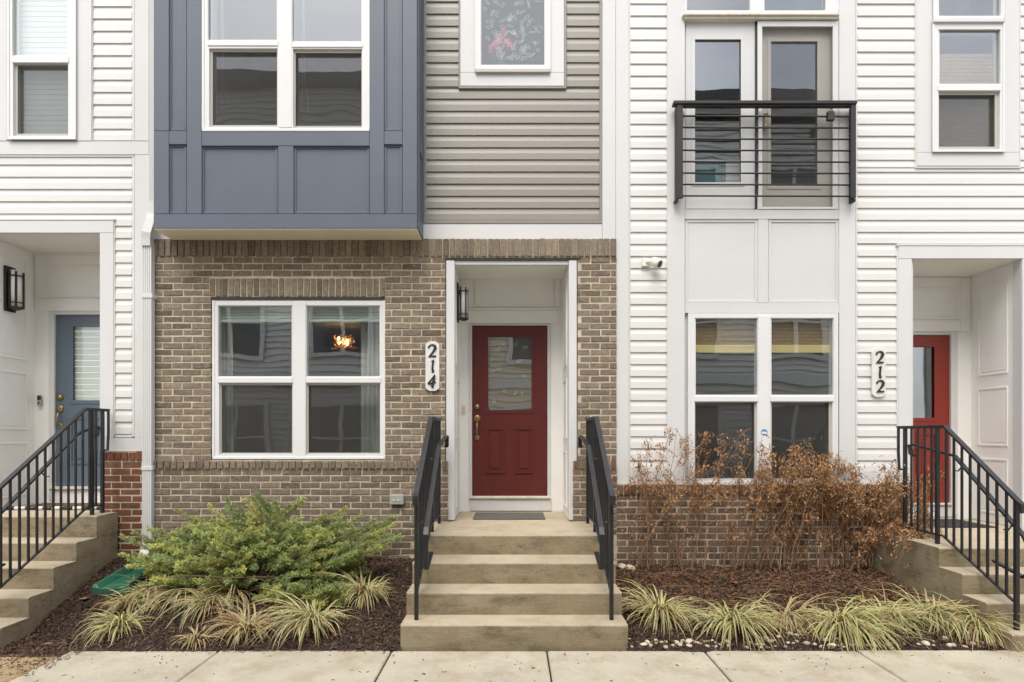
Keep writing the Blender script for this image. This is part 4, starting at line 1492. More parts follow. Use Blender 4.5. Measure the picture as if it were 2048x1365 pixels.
def wall_lamp(label, x, y, z, out, scale=1.):
    """lantern on a porch side wall; out = +1 or -1 along x"""
    t = thing('wall_lamp', label, 'lamp', (x, y, z), 'porch wall lamps')
    s = scale
    x_ = lambda a, b: (min(x + out * a * s, x + out * b * s), max(x + out * a * s, x + out * b * s))
    MB().box(*x_(.0, .022), y - .07 * s, y + .07 * s, z - .25 * s, z + .25 * s, .003).build('back_plate', 'lamp_metal', t)
    cx = x + out * .085 * s
    MB().lathe([(.052 * s, -.20 * s), (.052 * s, .205 * s)], (cx, y, z), 'z', 20).build('lamp_glass', 'lamp_glass', t, True)
    fr_ = MB()
    for zz in (-.155, .145):
        ring = [(cx + .057 * s * math.cos(a), y + .057 * s * math.sin(a), z + zz * s) for a in [2 * math.pi * k / 20 for k in range(21)]]
        fr_.tube(ring, .0065 * s, 6, False)
    for a in (-2.2, -.95, .6, 2.3):
        px_, py_ = cx + .060 * s * math.cos(a), y + .060 * s * math.sin(a)
        fr_.box(px_ - .008 * s, px_ + .008 * s, py_ - .008 * s, py_ + .008 * s, z - .215 * s, z + .19 * s)
    fr_.build('lamp_cage', 'lamp_metal', t)
    MB().lathe([(.02 * s, -.235 * s), (.068 * s, -.215 * s), (.068 * s, -.202 * s), (.05 * s, -.2 * s)], (cx, y, z), 'z', 20).build('lamp_base', 'lamp_metal', t)
    MB().box(*x_(.02, .05), y - .02, y + .02, z + .10 * s, z + .13 * s).build('arm', 'lamp_metal', t)
    return t
wall_lamp('black caged wall lamp beside the dark red door', ex0 + .009, 6.50, Z(606, 6.5), 1, .85)
wall_lamp('black caged wall lamp beside the blue door', -5.62 + .009, 6.58, Z(579, 6.58), 1, 1.0)

cm = thing('security_camera', 'small white security camera on the white siding', 'camera', (X(1301, 6.2), 6.2, Z(528, 6.2)))
D_ = 6.215
MB().pbox(1284, 517, 1300, 533, D_, .028, .005).build('mount', 'cam_white', cm)
MB().tube([(X(1293, D_), D_, Z(525, D_)), (X(1299, D_), D_ - .03, Z(525, D_)), (X(1306, D_), D_ - .045, Z(526, D_))], [.012, .014, .012], 8).build('arm', 'cam_white', cm, True)
a0, a1 = Vector((X(1304, D_), D_ - .02, Z(524, D_))), Vector((X(1316, D_), D_ - .08, Z(533, D_)))
MB().tube([a0, a0.lerp(a1, .08), a0.lerp(a1, .9), a1], [.036, .048, .050, .046], 16).build('camera_body', 'cam_white', cm, True)
MB().tube([a0.lerp(a1, .99), a0.lerp(a1, 1.03)], [.038, .036], 16).build('lens', 'black_plastic', cm)

ob = thing('outlet_box', 'grey weatherproof outlet box on the brick base beside the steps', 'outlet', (X(793, DBB), DBB, Z(1000, DBB)))
MB().pbox(779, 990, 807, 1010, DBB - .045, .048, .006).build('cover', 'grey_plastic', ob)
for px in (789, 798):
    MB().lathe([(.011, 0), (.011, -.006), (.004, -.007)], (X(px, DBB), DBB - .0445, Z(1000, DBB)), 'y', 10).build('socket', 'cream_plastic', ob)

db = thing('video_doorbell', 'small black and grey video doorbell left of the blue door', 'doorbell', (X(77, YB6), YB6, Z(801, YB6)))
D_ = YB6 - .036
MB().pbox(73.5, 791, 81.5, 812, D_, .024, .004).build('body', 'grey_plastic', db)
MB().pbox(74, 791.5, 81, 800.5, D_ - .004, .006, .002).build('camera_face', 'black_plastic', db)
MB().lathe([(.012, 0), (.011, -.005)], (X(77.5, D_), D_ - .0005, Z(806, D_)), 'y', 12).build('button', 'green_dot', db)
b3 = MB().pbox(924.5, 812, 930.5, 827, YB - .022, .022, .004)
tag(b3.build('doorbell_button', 'cream_plastic'), 'small cream doorbell button left of the dark red door', 'doorbell')

stk = thing('window_sticker', 'small round blue and white sticker on the white window mullion', 'sticker', (X(1528.5, 6.2), 6.209, Z(865, 6.2)))
D_ = 6.2095
MB().lathe([(6.5 * D_ / F, 0), (6.5 * D_ / F, -.0012)], (X(1528.5, D_), D_, Z(865, D_)), 'y', 18).build('disc', 'sticker', stk)
MB().pbox(1523.5, 864, 1533.5, 868, D_ - .0024, .001, 0).build('band', 'sticker_w', stk)

# doormats
def doormat(label, x0, x1, y0, y1, z, m):
    mb = MB().box(x0, x1, y0, y1, z + .001, z + .014, .004)
    return tag(mb.build('doormat', m), label, 'doormat')
doormat('flat grey doormat in front of the dark red door', X(949, 6.6), X(1088, 6.6), 6.30, 6.80, LZ, 'mat_grey')
doormat('black doormat in front of the bright red door', 4.25, 5.15, 6.28, 6.86, P2, 'mat_black')
doormat('brown doormat in front of the blue door', -5.45, -4.55, 6.50, 6.88, P6, 'mat_brown')
tube_ = MB().tube([(-5.62 + .05, 6.33, P6 + .022), (-5.1, 6.31, P6 + .022), (-4.62, 6.33, P6 + .022), (-4.40, 6.31, P6 + .022)], .019, 10)
sn = thing('draft_stopper', 'black and white striped roll lying before the blue door', 'draft stopper', (-5.0, 6.33, P6))
xx = -5.55
k = 0
while xx < -4.42:
    L_ = R.uniform(.07, .12)
    MB().tube([(xx, 6.33, P6 + .021), (xx + L_ - .003, 6.33, P6 + .021)], .019, 10).build('stripe', 'plaque' if k % 2 == 0 else 'black_plastic', sn, True)
    xx += L_
    k += 1

# chandelier in the lower window
ch = thing('chandelier', 'lit copper chandelier hanging inside the lower brick window', 'chandelier', (X(688, 7.6), 7.6, Z(686, 7.6)))
cc = Vector((X(688, 7.6), 7.6, Z(686, 7.6)))
MB().tube([cc + Vector((.01, 0, .2)), cc + Vector((.01, 0, 1.0))], .007, 6).build('rod', 'copper', ch)
MB().lathe([(.02, -.03), (.03, 0), (.02, .03)], cc, 'z', 10).build('hub', 'copper', ch, True)
arms, sh = MB(), MB()
for i in range(80):
    dv = Vector((R.gauss(0, 1), R.gauss(0, 1), R.gauss(0, .8))).normalized()
    e = cc + dv * R.uniform(.08, .165)
    arms.tube([cc, cc + dv * .06 + Vector((0, 0, .015)), e], .0022, 4)
    u = dv.orthogonal().normalized()
    v_ = dv.cross(u)
    s = R.uniform(.014, .028)
    sh.add([e - u * s, e + v_ * s * .6 + dv * .01, e + u * s, e - v_ * s * .6 - dv * .006], [(0, 1, 2, 3)])
arms.build('arm', 'copper', ch)['kind'] = 'stuff'
sh.build('glass_drop', 'copper', ch)['kind'] = 'stuff'
for dx, dz in ((-.055, .0), (.05, .012), (.055, -.022), (-.06, .05)):
    MB().lathe([(.003, -.016), (.013, -.006), (.015, .002), (.008, .014), (.002, .018)], cc + Vector((dx, -.03, dz)), 'z', 8).build('bulb', 'bulb', ch, True)

# pink flowers behind the etched window
fl = thing('flower_bouquet', 'pink flowers in a teal vase behind the etched upper window', 'flowers', (X(1003, 6.45), 6.45, Z(130, 6.45)))
pv, pf = [], []
for (px, py) in ((990, 88), (1003, 72), (1015, 84), (1022, 92), (984, 98), (1001, 92), (1008, 66), (996, 78)):
    c = Vector((X(px, 6.33), 6.33 + R.uniform(-.01, .03), Z(py, 6.33)))
    for k in range(26):
        dv = Vector((R.gauss(0, 1), R.gauss(0, 1), R.gauss(0, 1))).normalized()
        u = dv.orthogonal().normalized()
        v_ = dv.cross(u)
        s = R.uniform(.022, .036)
        o_ = c + dv * R.uniform(.012, .042)
        n0 = len(pv)
        pv += [o_ - u * s, o_ + v_ * s + dv * .008, o_ + u * s, o_ - v_ * s + dv * .008]
        pf.append((n0, n0 + 1, n0 + 2, n0 + 3))
np_mesh('petals', [tuple(p) for p in pv], pf, 'petal', fl)
MB().lathe([(.03, -.30), (.055, -.24), (.05, -.16), (.03, -.10), (.035, -.08)], (X(1003, 6.45), 6.46, Z(100, 6.45)), 'z', 14).build('vase', 'teal', fl, True)
stm = MB()
for k in range(7):
    a = k * .9
    stm.tube([(X(1003, 6.45), 6.46, Z(125, 6.45)), (X(1003, 6.45) + .07 * math.cos(a), 6.46 + .02 * math.sin(a), Z(92, 6.45))], .004, 5)
stm.build('stem', 'bark', fl)

# framed picture leaning inside the balcony door
pc = thing('framed_picture', 'teal picture in a white frame leaning inside the left balcony door', 'picture', (X(1430, 6.6), 6.6, Z(372, 6.6)))
pplate((1384, 320, 1480, 372), 6.50, .03, [(1390, 326, 1452, 366)]).build('picture_frame', 'frame', pc)
MB().pbox(1389, 325, 1453, 367, 6.512, .008, 0).build('print', 'teal', pc)

# green splash block
sb = thing('splash_block', 'dark green plastic splash block under the downspout', 'splash block', (-3.58, 5.5, .2))
vs, fs = [], []
y0, y1 = 5.26, 5.80
def trough(u):
    y = y1 + (y0 - y1) * u
    hw = .105 + .045 * u
    z = .335 - .10 * u + 0 * u
    cx_ = -3.55 - .03 * u
    wall = .075 - .03 * u
    t = .014
    return [(cx_ - hw - .02, y, z - .03), (cx_ - hw - .012, y, z + wall), (cx_ - hw + t, y, z + wall), (cx_ - hw + .05, y, z + .012), (cx_ + hw - .05, y, z + .012), (cx_ + hw - t, y, z + wall), (cx_ + hw + .012, y, z + wall), (cx_ + hw + .02, y, z - .03)]
rings = [trough(u) for u in (0, .15, .35, .55, .75, .9, .97, 1.0)]
rings[-1] = [(x, y, min(z, .26 if 0 < i < 7 else z)) for i, (x, y, z) in enumerate(rings[-1])]
n = 8
for rg in rings: vs += rg
for i in range(len(rings) - 1):
    for k in range(n):
        fs.append((i * n + k, i * n + (k + 1) % n, (i + 1) * n + (k + 1) % n, (i + 1) * n + k))
fs.append(tuple(range(n))); fs.append(tuple((len(rings) - 1) * n + k for k in range(n))[::-1])
m_ = MB(); m_.add(vs, fs)
m_.build('trough', 'splash', sb)

# ------------------------------------------------------------------ mulch, litter, pebbles
def scatter_chips(name, n, gen, m, lmin, lmax, wmin, wmax, flat=.5):
    V = np.zeros((n, 6, 3)); 
    pos = np.array([gen() for _ in range(n)])
    yaw = NR.uniform(0, 2 * np.pi, n)
    pit = NR.normal(0, flat, n)
    L = NR.uniform(lmin, lmax, n); W = NR.uniform(wmin, wmax, n)
    bend = NR.normal(0, .25, n) * L
    d = np.stack([np.cos(yaw) * np.cos(pit), np.sin(yaw) * np.cos(pit), np.sin(pit)], 1)
    s = np.stack([-np.sin(yaw), np.cos(yaw), NR.normal(0, .45, n)], 1)
    s /= np.linalg.norm(s, axis=1)[:, None]
    up = np.cross(d, s)
    for i, (a, b, c) in enumerate(((-.5, -1, 0), (-.5, 1, 0), (0, -1, 1), (0, 1, 1), (.5, -.6, 0), (.5, .6, 0))):
        V[:, i] = pos + d * (a * L)[:, None] + s * (b * W / 2)[:, None] + up * (c * bend * .4)[:, None]
    base = (np.arange(n) * 6)[:, None]
    Fq = np.concatenate([base + np.array([0, 2, 3, 1]), base + np.array([2, 4, 5, 3])])
    o = np_mesh(name, V, Fq, m)
    o['kind'] = 'stuff'
    return o
def gl_():
    x, y = R.uniform(-4.6, -.85), R.uniform(4.40, 6.16)
    return (x, y, bed_left(x, y) + R.uniform(.0, .022))
def gr_():
    x, y = R.uniform(.88, 3.72), R.uniform(4.42, 6.16)
    return (x, y, bed_right(x, y) + R.uniform(.0, .022))
tag(scatter_chips('mulch', 32000, gl_, 'chip', .010, .048, .003, .010), 'shredded dark brown mulch covering the left bed')
tag(scatter_chips('mulch', 24000, gr_, 'chip', .010, .048, .003, .010), 'shredded dark brown mulch covering the right bed')
def gw_():
    x = R.uniform(-4.4, 4.2)
    y = 4.42 - abs(R.gauss(0, .32))
    if R.random() < .35: y = R.uniform(3.3, 4.40)
    y = min(y, 4.418)
    return (x, y, (0. if x > -3.315 else -.045) + .0035)
tag(scatter_chips('leaf_litter', 260, gw_, 'litter', .008, .028, .003, .010, .05), 'dark specks of mulch blown onto the sidewalk')
def gd_():
    x = R.uniform(-4.5, -3.2)
    y = 4.42 - abs(R.gauss(0, .30))
    return (x, y, (0. if x > -3.315 else -.045) + .006)
tag(scatter_chips('leaf_litter', 900, gd_, 'chip', .010, .04, .003, .010, .2), 'mulch and mud washed over the low left slab')
def gm_():
    x = R.uniform(-4.4, -.9)
    y = 4.425 - abs(R.gauss(0, .02)) + .02
    return (x, y, (0.002 if x > -3.315 else -.04) + .004)
tag(scatter_chips('leaf_litter', 700, gm_, 'chip', .010, .035, .003, .009, .2), 'mulch crumbs spilling over the sidewalk edge')

import bmesh
PV = []
for s in range(6):
    bm = bmesh.new()
    bmesh.ops.create_icosphere(bm, subdivisions=2, radius=1)
    rr = random.Random(40 + s)
    k1, k2, k3 = rr.uniform(.5, 3), rr.uniform(.5, 3), rr.uniform(.5, 3)
    for v in bm.verts:
        f_ = 1 + .10 * math.sin(k1 * v.co.x * 2 + s) + .10 * math.sin(k2 * v.co.y * 2 + 2 * s) + .08 * math.sin(k3 * v.co.z * 3)
        v.co *= f_
    me = bpy.data.meshes.new('pebble')
    bm.to_mesh(me); bm.free()
    me.shade_smooth()
    me.materials.append(M['pebble'])
    PV.append(me)
def pebble(x, y, z, r, label, group):
    o = bpy.data.objects.new('pebble', R.choice(PV))
    COL.objects.link(o)
    o.location = (x, y, z + r * .16)
    o.scale = (r * R.uniform(.85, 1.3), r * R.uniform(.8, 1.1), r * R.uniform(.55, .8))
    o.rotation_euler = (R.uniform(-.3, .3), R.uniform(-.3, .3), R.uniform(0, 6.28))
    tag(o, label, 'pebble', group)
pl = []
for i in range(80):
    for _ in range(30):
        x = .90 + abs(R.gauss(0, 1)) * 1.15 if R.random() < .75 else R.uniform(.9, 3.6)
        if x > 3.65: continue
        y = 4.455 + abs(R.gauss(0, .055))
        r = R.choice((.011, .014, .016, .019, .022, .026))
        if all((x - a) ** 2 + (y - b) ** 2 > ((r + c) * .95) ** 2 for a, b, c in pl):
            pl.append((x, y, r)); break
for x, y, r in pl:
    pebble(x, y, bed_right(x, y) + .002, r, 'small cream river pebble along the sidewalk edge of the right bed', 'cream pebbles edging the right bed')
for px, py, r, lab in ((1383, 1200, .028, 'cream pebble lying alone on mulch beside the clump nearest the middle steps'), (1245, 1128, .05, 'whitish stone beside the middle steps at the foot of the dead stems'),
                       (1262, 1140, .055, 'largest whitish stone by the middle steps, under dead twigs'), (1665, 1155, .026, 'pale pebble on dark mulch near the base of the dead shrub'), (1800, 1175, .03, 'pale pebble on mulch close to the right steps')):
    x, y, z = ground_pt(px, py, bed_right)
    pebble(x, y, z, r, lab, None)

# fallen leaves
def leaf(px, py, hf, s, col_m, label):
    x, y, z = ground_pt(px, py, hf)
    mb = MB()
    a = R.uniform(0, 6.28)
    pts = []
    out = [(0, -1), (.35, -.6), (.7, -.1), (.45, .15), (.5, .6), (.18, .5), (0, 1.), (-.18, .5), (-.5, .6), (-.45, .15), (-.7, -.1), (-.35, -.6)]
    vs = [(x, y, z + .03)]
    for u, v in out:
        vs.append((x + s * (u * math.cos(a) - v * math.sin(a)), y + s * (u * math.sin(a) + v * math.cos(a)), z + .022 + .35 * s * (u * u + .4 * v * v) + R.uniform(0, .006)))
    vs += [(p[0], p[1], p[2] - .002) for p in vs]
    n_ = 13
    fs = [(0, 1 + i, 1 + (i + 1) % 12) for i in range(12)] + [(n_, n_ + 1 + (i + 1) % 12, n_ + 1 + i) for i in range(12)]
    mb.add(vs, fs)
    tag(mb.build('fallen_leaf', col_m), label, 'leaf')
M['leaf_tan'] = pm('tan_leaf', (.26, .15, .085), .7, .2, 20)
M['leaf_rust'] = pm('rust_leaf', (.22, .085, .04), .7, .2, 20)
leaf(168, 1236, bed_left, .045, 'leaf_tan', 'curled tan leaf on mulch left of the small bright clump')
leaf(97, 1294, bed_left, .035, 'leaf_tan', 'tan leaf at the muddy corner by the left steps')
leaf(196, 1214, bed_left, .035, 'leaf_rust', 'brown leaf on mulch just below the green splash block')
leaf(1240, 1167, bed_right, .055, 'leaf_rust', 'rust coloured leaf beside the middle steps')
leaf(1468, 1167, bed_right, .05, 'leaf_rust', 'rust coloured leaf under the middle of the dead shrubs')
leaf(1294, 1158, bed_right, .045, 'leaf_rust', 'rust brown leaf under the leftmost dead stems')
leaf(672, 1293, bed_left, .028, 'leaf_rust', 'small rust leaf at the sidewalk edge below the big pale clump')
leaf(1985, 1300, lambda x, y: .02, .05, 'leaf_rust', 'rust coloured leaf at the right end of the grass border')

# ------------------------------------------------------------------ liriope clumps
def liriope(label, px, py, hf, n, length, spread, cols, brown=.15, seed=0, zoff=0., flop=0.):
    rr = np.random.default_rng(seed)
    x0, y0, z0 = ground_pt(px, py, hf)
    t = thing('liriope_clump', label, 'grass clump', (x0, y0, z0), 'variegated grass clumps in the beds')
    S = 7
    V = np.zeros((n, S, 3, 3)); C = np.zeros((n, S, 3, 3))
    az = rr.uniform(0, 2 * np.pi, n)
    fl_ = rr.uniform(0, 1, n) < flop
    az[fl_] = -np.pi / 2 + rr.normal(0, .75, fl_.sum())
    L = length * np.clip(rr.normal(.78, .24, n), .25, 1.25)
    lop = rr.uniform(0, 2 * np.pi)
    L *= 1 + .28 * np.cos(az - lop)
    lean0 = rr.uniform(.10 + .55 * flop, .95 + .5 * flop, n)          # starting angle from vertical
    curl = rr.uniform(1.3, 2.6, n)
    W = rr.uniform(.0045, .0080, n)
    r0 = np.abs(rr.normal(0, .035 * spread, n))
    p = np.stack([x0 + r0 * np.cos(az), y0 + r0 * np.sin(az), np.full(n, z0 + zoff)], 1)
    az2 = az + rr.normal(0, .55, n)
    ci = rr.integers(0, len(cols), n)
    base = np.array(cols)[ci] * rr.uniform(.75, 1.2, n)[:, None]
    edge = np.array([.72, .67, .36]) * rr.uniform(.7, 1.15, n)[:, None]
    isb = rr.uniform(0, 1, n) < brown + .10
    base[isb] = np.array([.38, .27, .14]) * rr.uniform(.6, 1.2, isb.sum())[:, None]
    edge[isb] = base[isb] * 1.25
    tipb = rr.uniform(0, 1, n) < .45
    ang = lean0.copy()
    tw = rr.normal(0, .35, n)
    for i in range(S):
        u = i / (S - 1)
        side = np.stack([-np.sin(az2 + tw), np.cos(az2 + tw), np.zeros(n)], 1)
        w = W * (1 - u ** 2.2) * (.55 + .45 * min(1, u * 4)) + .0004
        d = np.stack([np.sin(ang) * np.cos(az2), np.sin(ang) * np.sin(az2), np.cos(ang)], 1)
        nn = np.cross(side, d)
        V[:, i, 0] = p - side * w[:, None]
        V[:, i, 1] = p - nn * (w * .55)[:, None]
        V[:, i, 2] = p + side * w[:, None]
        cm_ = base.copy(); ce = edge.copy()
        if u > .6:
            f = (u - .6) / .4
            k = (tipb * f)[:, None]
            cm_ = cm_ * (1 - k) + np.array([.36, .26, .13]) * k
            ce = ce * (1 - k) + np.array([.38, .28, .14]) * k
        C[:, i, 0] = ce; C[:, i, 1] = cm_; C[:, i, 2] = ce
        p = p + d * (L / (S - 1))[:, None]
        ang = ang + curl / (S - 1)
        # keep blades from diving under the mulch
        gz = np.array([hf(a, b) for a, b in zip(p[:, 0], p[:, 1])]) + .012
        low = p[:, 2] < gz
        p[low, 2] = gz[low]
        ang[low] = np.minimum(ang[low], 1.55)
    b0 = (np.arange(n) * S * 3)[:, None, None] + (np.arange(S - 1) * 3)[None, :, None]
    Fq = np.concatenate([(b0 + np.array([0, 1, 4, 3])).reshape(-1, 4), (b0 + np.array([1, 2, 5, 4])).reshape(-1, 4)])
    np_mesh('blades', V, Fq, 'blade', t, C.reshape(-1, 3), smooth=True)['kind'] = 'stuff'
    return t
GRN = [(.16, .20, .065), (.22, .25, .09), (.29, .29, .12), (.36, .33, .15)]
YEL = [(.27, .31, .075), (.36, .38, .10), (.43, .42, .14), (.22, .27, .075)]
PAL = [(.38, .37, .19), (.29, .31, .14), (.47, .43, .24)]
TAN = [(.24, .19, .085), (.20, .19, .075), (.15, .17, .06)]
DEAD = [(.30, .15, .06), (.24, .12, .05), (.34, .18, .08)]
cl = [
 ('small bright yellow green clump at the front left of the bed', 243, 1258, 130, .27, 1.0, YEL, .10),
 ('long bladed clump right below the green splash block', 300, 1190, 130, .42, 1.3, GRN, .25),
 ('largest tan streaked clump under the left of the juniper', 375, 1188, 190, .48, 1.4, GRN, .38),
 ('tan tipped clump under the middle of the juniper', 470, 1192, 130, .42, 1.2, GRN, .35),
 ('dull brownish clump at the front of the bed beside the orange tuft', 497, 1268, 170, .31, 1.3, TAN, .55),
 ('large pale cream striped clump at the front of the left bed', 628, 1252, 210, .42, 1.4, PAL, .12),
 ('green and cream clump right of the juniper near the middle steps', 730, 1192, 170, .38, 1.3, GRN, .12),
 ('half hidden clump between the two lobes of the juniper', 598, 1150, 80, .34, 1.0, PAL, .2),
 ('low tangled clump between the splash block and the juniper', 262, 1205, 110, .34, 1.2, GRN, .3),
 ('ragged clump in the shade under the juniper, right of the tan streaked one', 425, 1205, 110, .36, 1.2, GRN, .3),
 ('dead orange tuft on the mulch at the front of the left bed', 392, 1282, 60, .18, 1.1, DEAD, .2)]
for i, (lab, px, py, n_, L_, sp, co, br) in enumerate(cl):
    liriope(lab, px, py, bed_left, int(n_ * 1.35), L_ * 1.06, sp, co, br, 100 + i, 0., .3)
cr = [
 ('pale striped clump beside the middle steps, first of the right border', 1322, 1238, 270, .43, 1.7, PAL + YEL, .14, .45),
 ('low green clump behind pebbles, second from the middle steps', 1462, 1252, 210, .36, 2.6, YEL + GRN, .16, .5),
 ('tan drooping clump, third from the middle steps', 1566, 1244, 230, .42, 1.7, PAL + TAN, .45, .85),
 ('bright yellow green clump, fourth from the middle steps', 1676, 1256, 300, .42, 2.6, YEL, .12, .75),
 ('bright clump between the fourth clump and the wide matted one', 1772, 1244, 230, .38, 2.4, YEL + GRN, .12, .6),
 ('wide matted clump under the right end of the dead shrubs', 1856, 1240, 320, .44, 3.2, YEL + PAL, .14, .7),
 ('last clump of the border, tan tipped, against the right steps', 1948, 1262, 240, .38, 2.2, YEL + PAL, .32, .6)]
def bed_r2(x, y):
    return bed_right(x, y) if x < 3.74 else max(bed_right(x, y), .0)
for i, (lab, px, py, n_, L_, sp, co, br, fo) in enumerate(cr):
    liriope(lab, px, py - 6, bed_r2, int(n_ * 1.1), L_ * 1.12, sp, co, br, 200 + i, 0., fo)

# ------------------------------------------------------------------ juniper
def juniper():
    rr = np.random.default_rng(5)
    cx, cy, cz = -2.45, 5.62, .25
    t = thing('juniper_shrub', 'spreading green juniper shrub in front of the brick wall', 'shrub', (cx, cy, cz))
    V, C = [], []
    br = MB()
    def plume(p0, dirn, L, lift, seed):
        g = np.random.default_rng(seed)
        n = max(9, int(L / .024))
        pts = []
        d = np.array(dirn, float); d /= np.linalg.norm(d)
        p = np.array(p0, float)
        for i in range(n + 1):
            pts.append(p.copy())
            u = i / n
            d2 = d + np.array([0, 0, lift * (.6 - u) + .10 * u]) * .06 + g.normal(0, .022, 3)
            d = d2 / np.linalg.norm(d2)
            p = p + d * (L / n)
        br.tube([tuple(q) for q in pts[::2]], [max(.0012, .006 * (1 - j / (len(pts[::2]) - .5))) for j in range(len(pts[::2]))], 4, False)
        tint = g.uniform(.75, 1.2)
        yel = g.uniform(0, 1) ** 1.5 * .85
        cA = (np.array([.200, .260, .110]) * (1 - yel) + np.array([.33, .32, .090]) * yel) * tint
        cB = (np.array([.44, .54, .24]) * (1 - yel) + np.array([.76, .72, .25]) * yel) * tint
        for i in range(2, n + 1):
            u = i / n
            if u < .12: continue
            ax = pts[i] - pts[i - 1]; ax /= np.linalg.norm(ax)
            for _ in range(5 if u < .92 else 8):
                rv = g.normal(0, 1, 3); rv[2] *= .75
                rv -= ax * rv.dot(ax); rv /= np.linalg.norm(rv) + 1e-9
                sd = ax * g.uniform(.9, 1.4) + rv * g.uniform(.35, .8) + np.array([0, 0, .10])
                sd /= np.linalg.norm(sd)
                sl = (.030 + .060 * (1 - u)) * g.uniform(.55, 1.15)
                m_ = max(3, int(sl / .013))
                q = pts[i].copy()
                for k in range(m_):
                    q = q + sd * (sl / m_)
                    sd = sd + g.normal(0, .05, 3); sd /= np.linalg.norm(sd)
                    for _s in range(2):
                        w_ = g.normal(0, 1, 3)
                        w_ -= sd * w_.dot(sd); w_ /= np.linalg.norm(w_) + 1e-9
                        td = sd * g.uniform(.7, 1.1) + w_ * g.uniform(.3, .75)
                        td /= np.linalg.norm(td)
                        tl = g.uniform(.018, .032)
                        sw = np.cross(td, g.normal(0, 1, 3)); sw /= np.linalg.norm(sw) + 1e-9
                        hw = g.uniform(.0027, .0048)
                        V.append((q, q + td * tl * .55 + sw * hw, q + td * tl, q + td * tl * .55 - sw * hw))
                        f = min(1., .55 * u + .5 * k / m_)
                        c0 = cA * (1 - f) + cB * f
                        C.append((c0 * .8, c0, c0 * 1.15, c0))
    sd = 1000
    tips = [(250, 1076, 5.75), (300, 1046, 5.8), (352, 1020, 5.85), (398, 1040, 5.6), (425, 1012, 5.9), (470, 1012, 5.85), (500, 1000, 5.9), (520, 992, 5.8),
            (552, 1008, 5.7), (600, 998, 5.9), (640, 1024, 5.8), (685, 1018, 5.85), (745, 1042, 5.7), (780, 1052, 5.55), (800, 1066, 5.45), (785, 1034, 6.0),
            (240, 1118, 5.5), (285, 1112, 5.35), (765, 1090, 5.35), (715, 1030, 5.9), (455, 1000, 5.95), (575, 1012, 5.8)]
    spots = []
    for (px, py, D) in tips:
        tip = np.array([X(px, D), D, Z(py, D)])
        sx_ = -1. if px < 575 + rr.normal(0, 25) else 1.
        d = np.array([.55 * (tip[0] - cx) + .34 * sx_, (tip[1] - cy) * .6 - .08, .30 + .42 * (tip[2] - cz)])
        d /= np.linalg.norm(d)
        L = rr.uniform(.38, .52)
        spots.append((tip - d * L, d, L))
        for _ in range(3):
            d2 = d + rr.normal(0, .20, 3)
            d2 /= np.linalg.norm(d2)
            L2 = rr.uniform(.28, .42)
            t2 = tip - d * rr.uniform(.08, .28) + rr.normal(0, .06, 3)
            spots.append((t2 - d2 * L2, d2, L2))
    # plumes covering the mound, each pointing outward and a little up
    for _ in range(330):
        a_ = rr.uniform(np.pi * .92, np.pi * 2.08) if rr.uniform() < .8 else rr.uniform(0, np.pi)
        el = np.arcsin(rr.uniform(.0, .97))
        rx, ry, rz = 1.02, .58, .52
        n_ = np.array([np.cos(a_) * np.cos(el), np.sin(a_) * np.cos(el), np.sin(el)])
        k = rr.uniform(.82, 1.04)
        tip = np.array([cx + rx * n_[0] * k, cy - .04 + ry * n_[1] * k, cz + .06 + rz * n_[2] * k])
        d = np.array([n_[0] * .9 + .25 * np.sign(n_[0]) + rr.normal(0, .22), n_[1] * .75 + rr.normal(0, .2), .20 + .32 * n_[2] + rr.normal(0, .12)])
        d /= np.linalg.norm(d)
        L = rr.uniform(.26, .42)
        spots.append((tip - d * L, d, L))
    # low lobe spilling to the front right
    for _ in range(34):
        px, py = rr.uniform(520, 690), rr.uniform(1165, 1225)
        D = 4.95 + rr.uniform(-.1, .15)
        tip = np.array([X(px, D), D, Z(py, D)])
        d = np.array([(px - 600) / 150 + rr.normal(0, .3), -.55, .25 + rr.normal(0, .1)])
        d /= np.linalg.norm(d)
        spots.append((tip - d * .3, d, .30))
    for p0, d, L in spots:
        sd += 1
        plume(p0, d, L, -.35, sd)
    # main limbs from the root
    for _ in range(26):
        p0, d, L = spots[int(rr.integers(0, len(spots)))]
        m_ = (np.array([cx, cy, cz]) + p0) / 2 + np.array([0, 0, -.03])
        br.tube([(cx + rr.normal(0, .05), cy + rr.normal(0, .05), cz - .05), tuple(m_), tuple(p0)], [.016, .011, .007], 5, False)
    V_ = np.array(V); C_ = np.array(C)
    n = len(V_)
    ok = V_[:, 2, 1] < 6.16
    V_, C_ = V_[ok], C_[ok]
    n = len(V_)
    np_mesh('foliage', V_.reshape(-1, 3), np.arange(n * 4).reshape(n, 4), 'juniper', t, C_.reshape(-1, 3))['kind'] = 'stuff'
    br.build('branches', 'bark', t)
    print('juniper quads', n)
juniper()
MB().tube([(-2.95, 5.05, .40), (-2.7, 5.02, .42), (-2.4, 5.02, .40), (-2.15, 5.03, .41), (-2.0, 5.1, .39)], [.003, .006, .006, .005, .003], 6).build('bare_branch', 'bark', bpy.data.objects['juniper_shrub'], True)

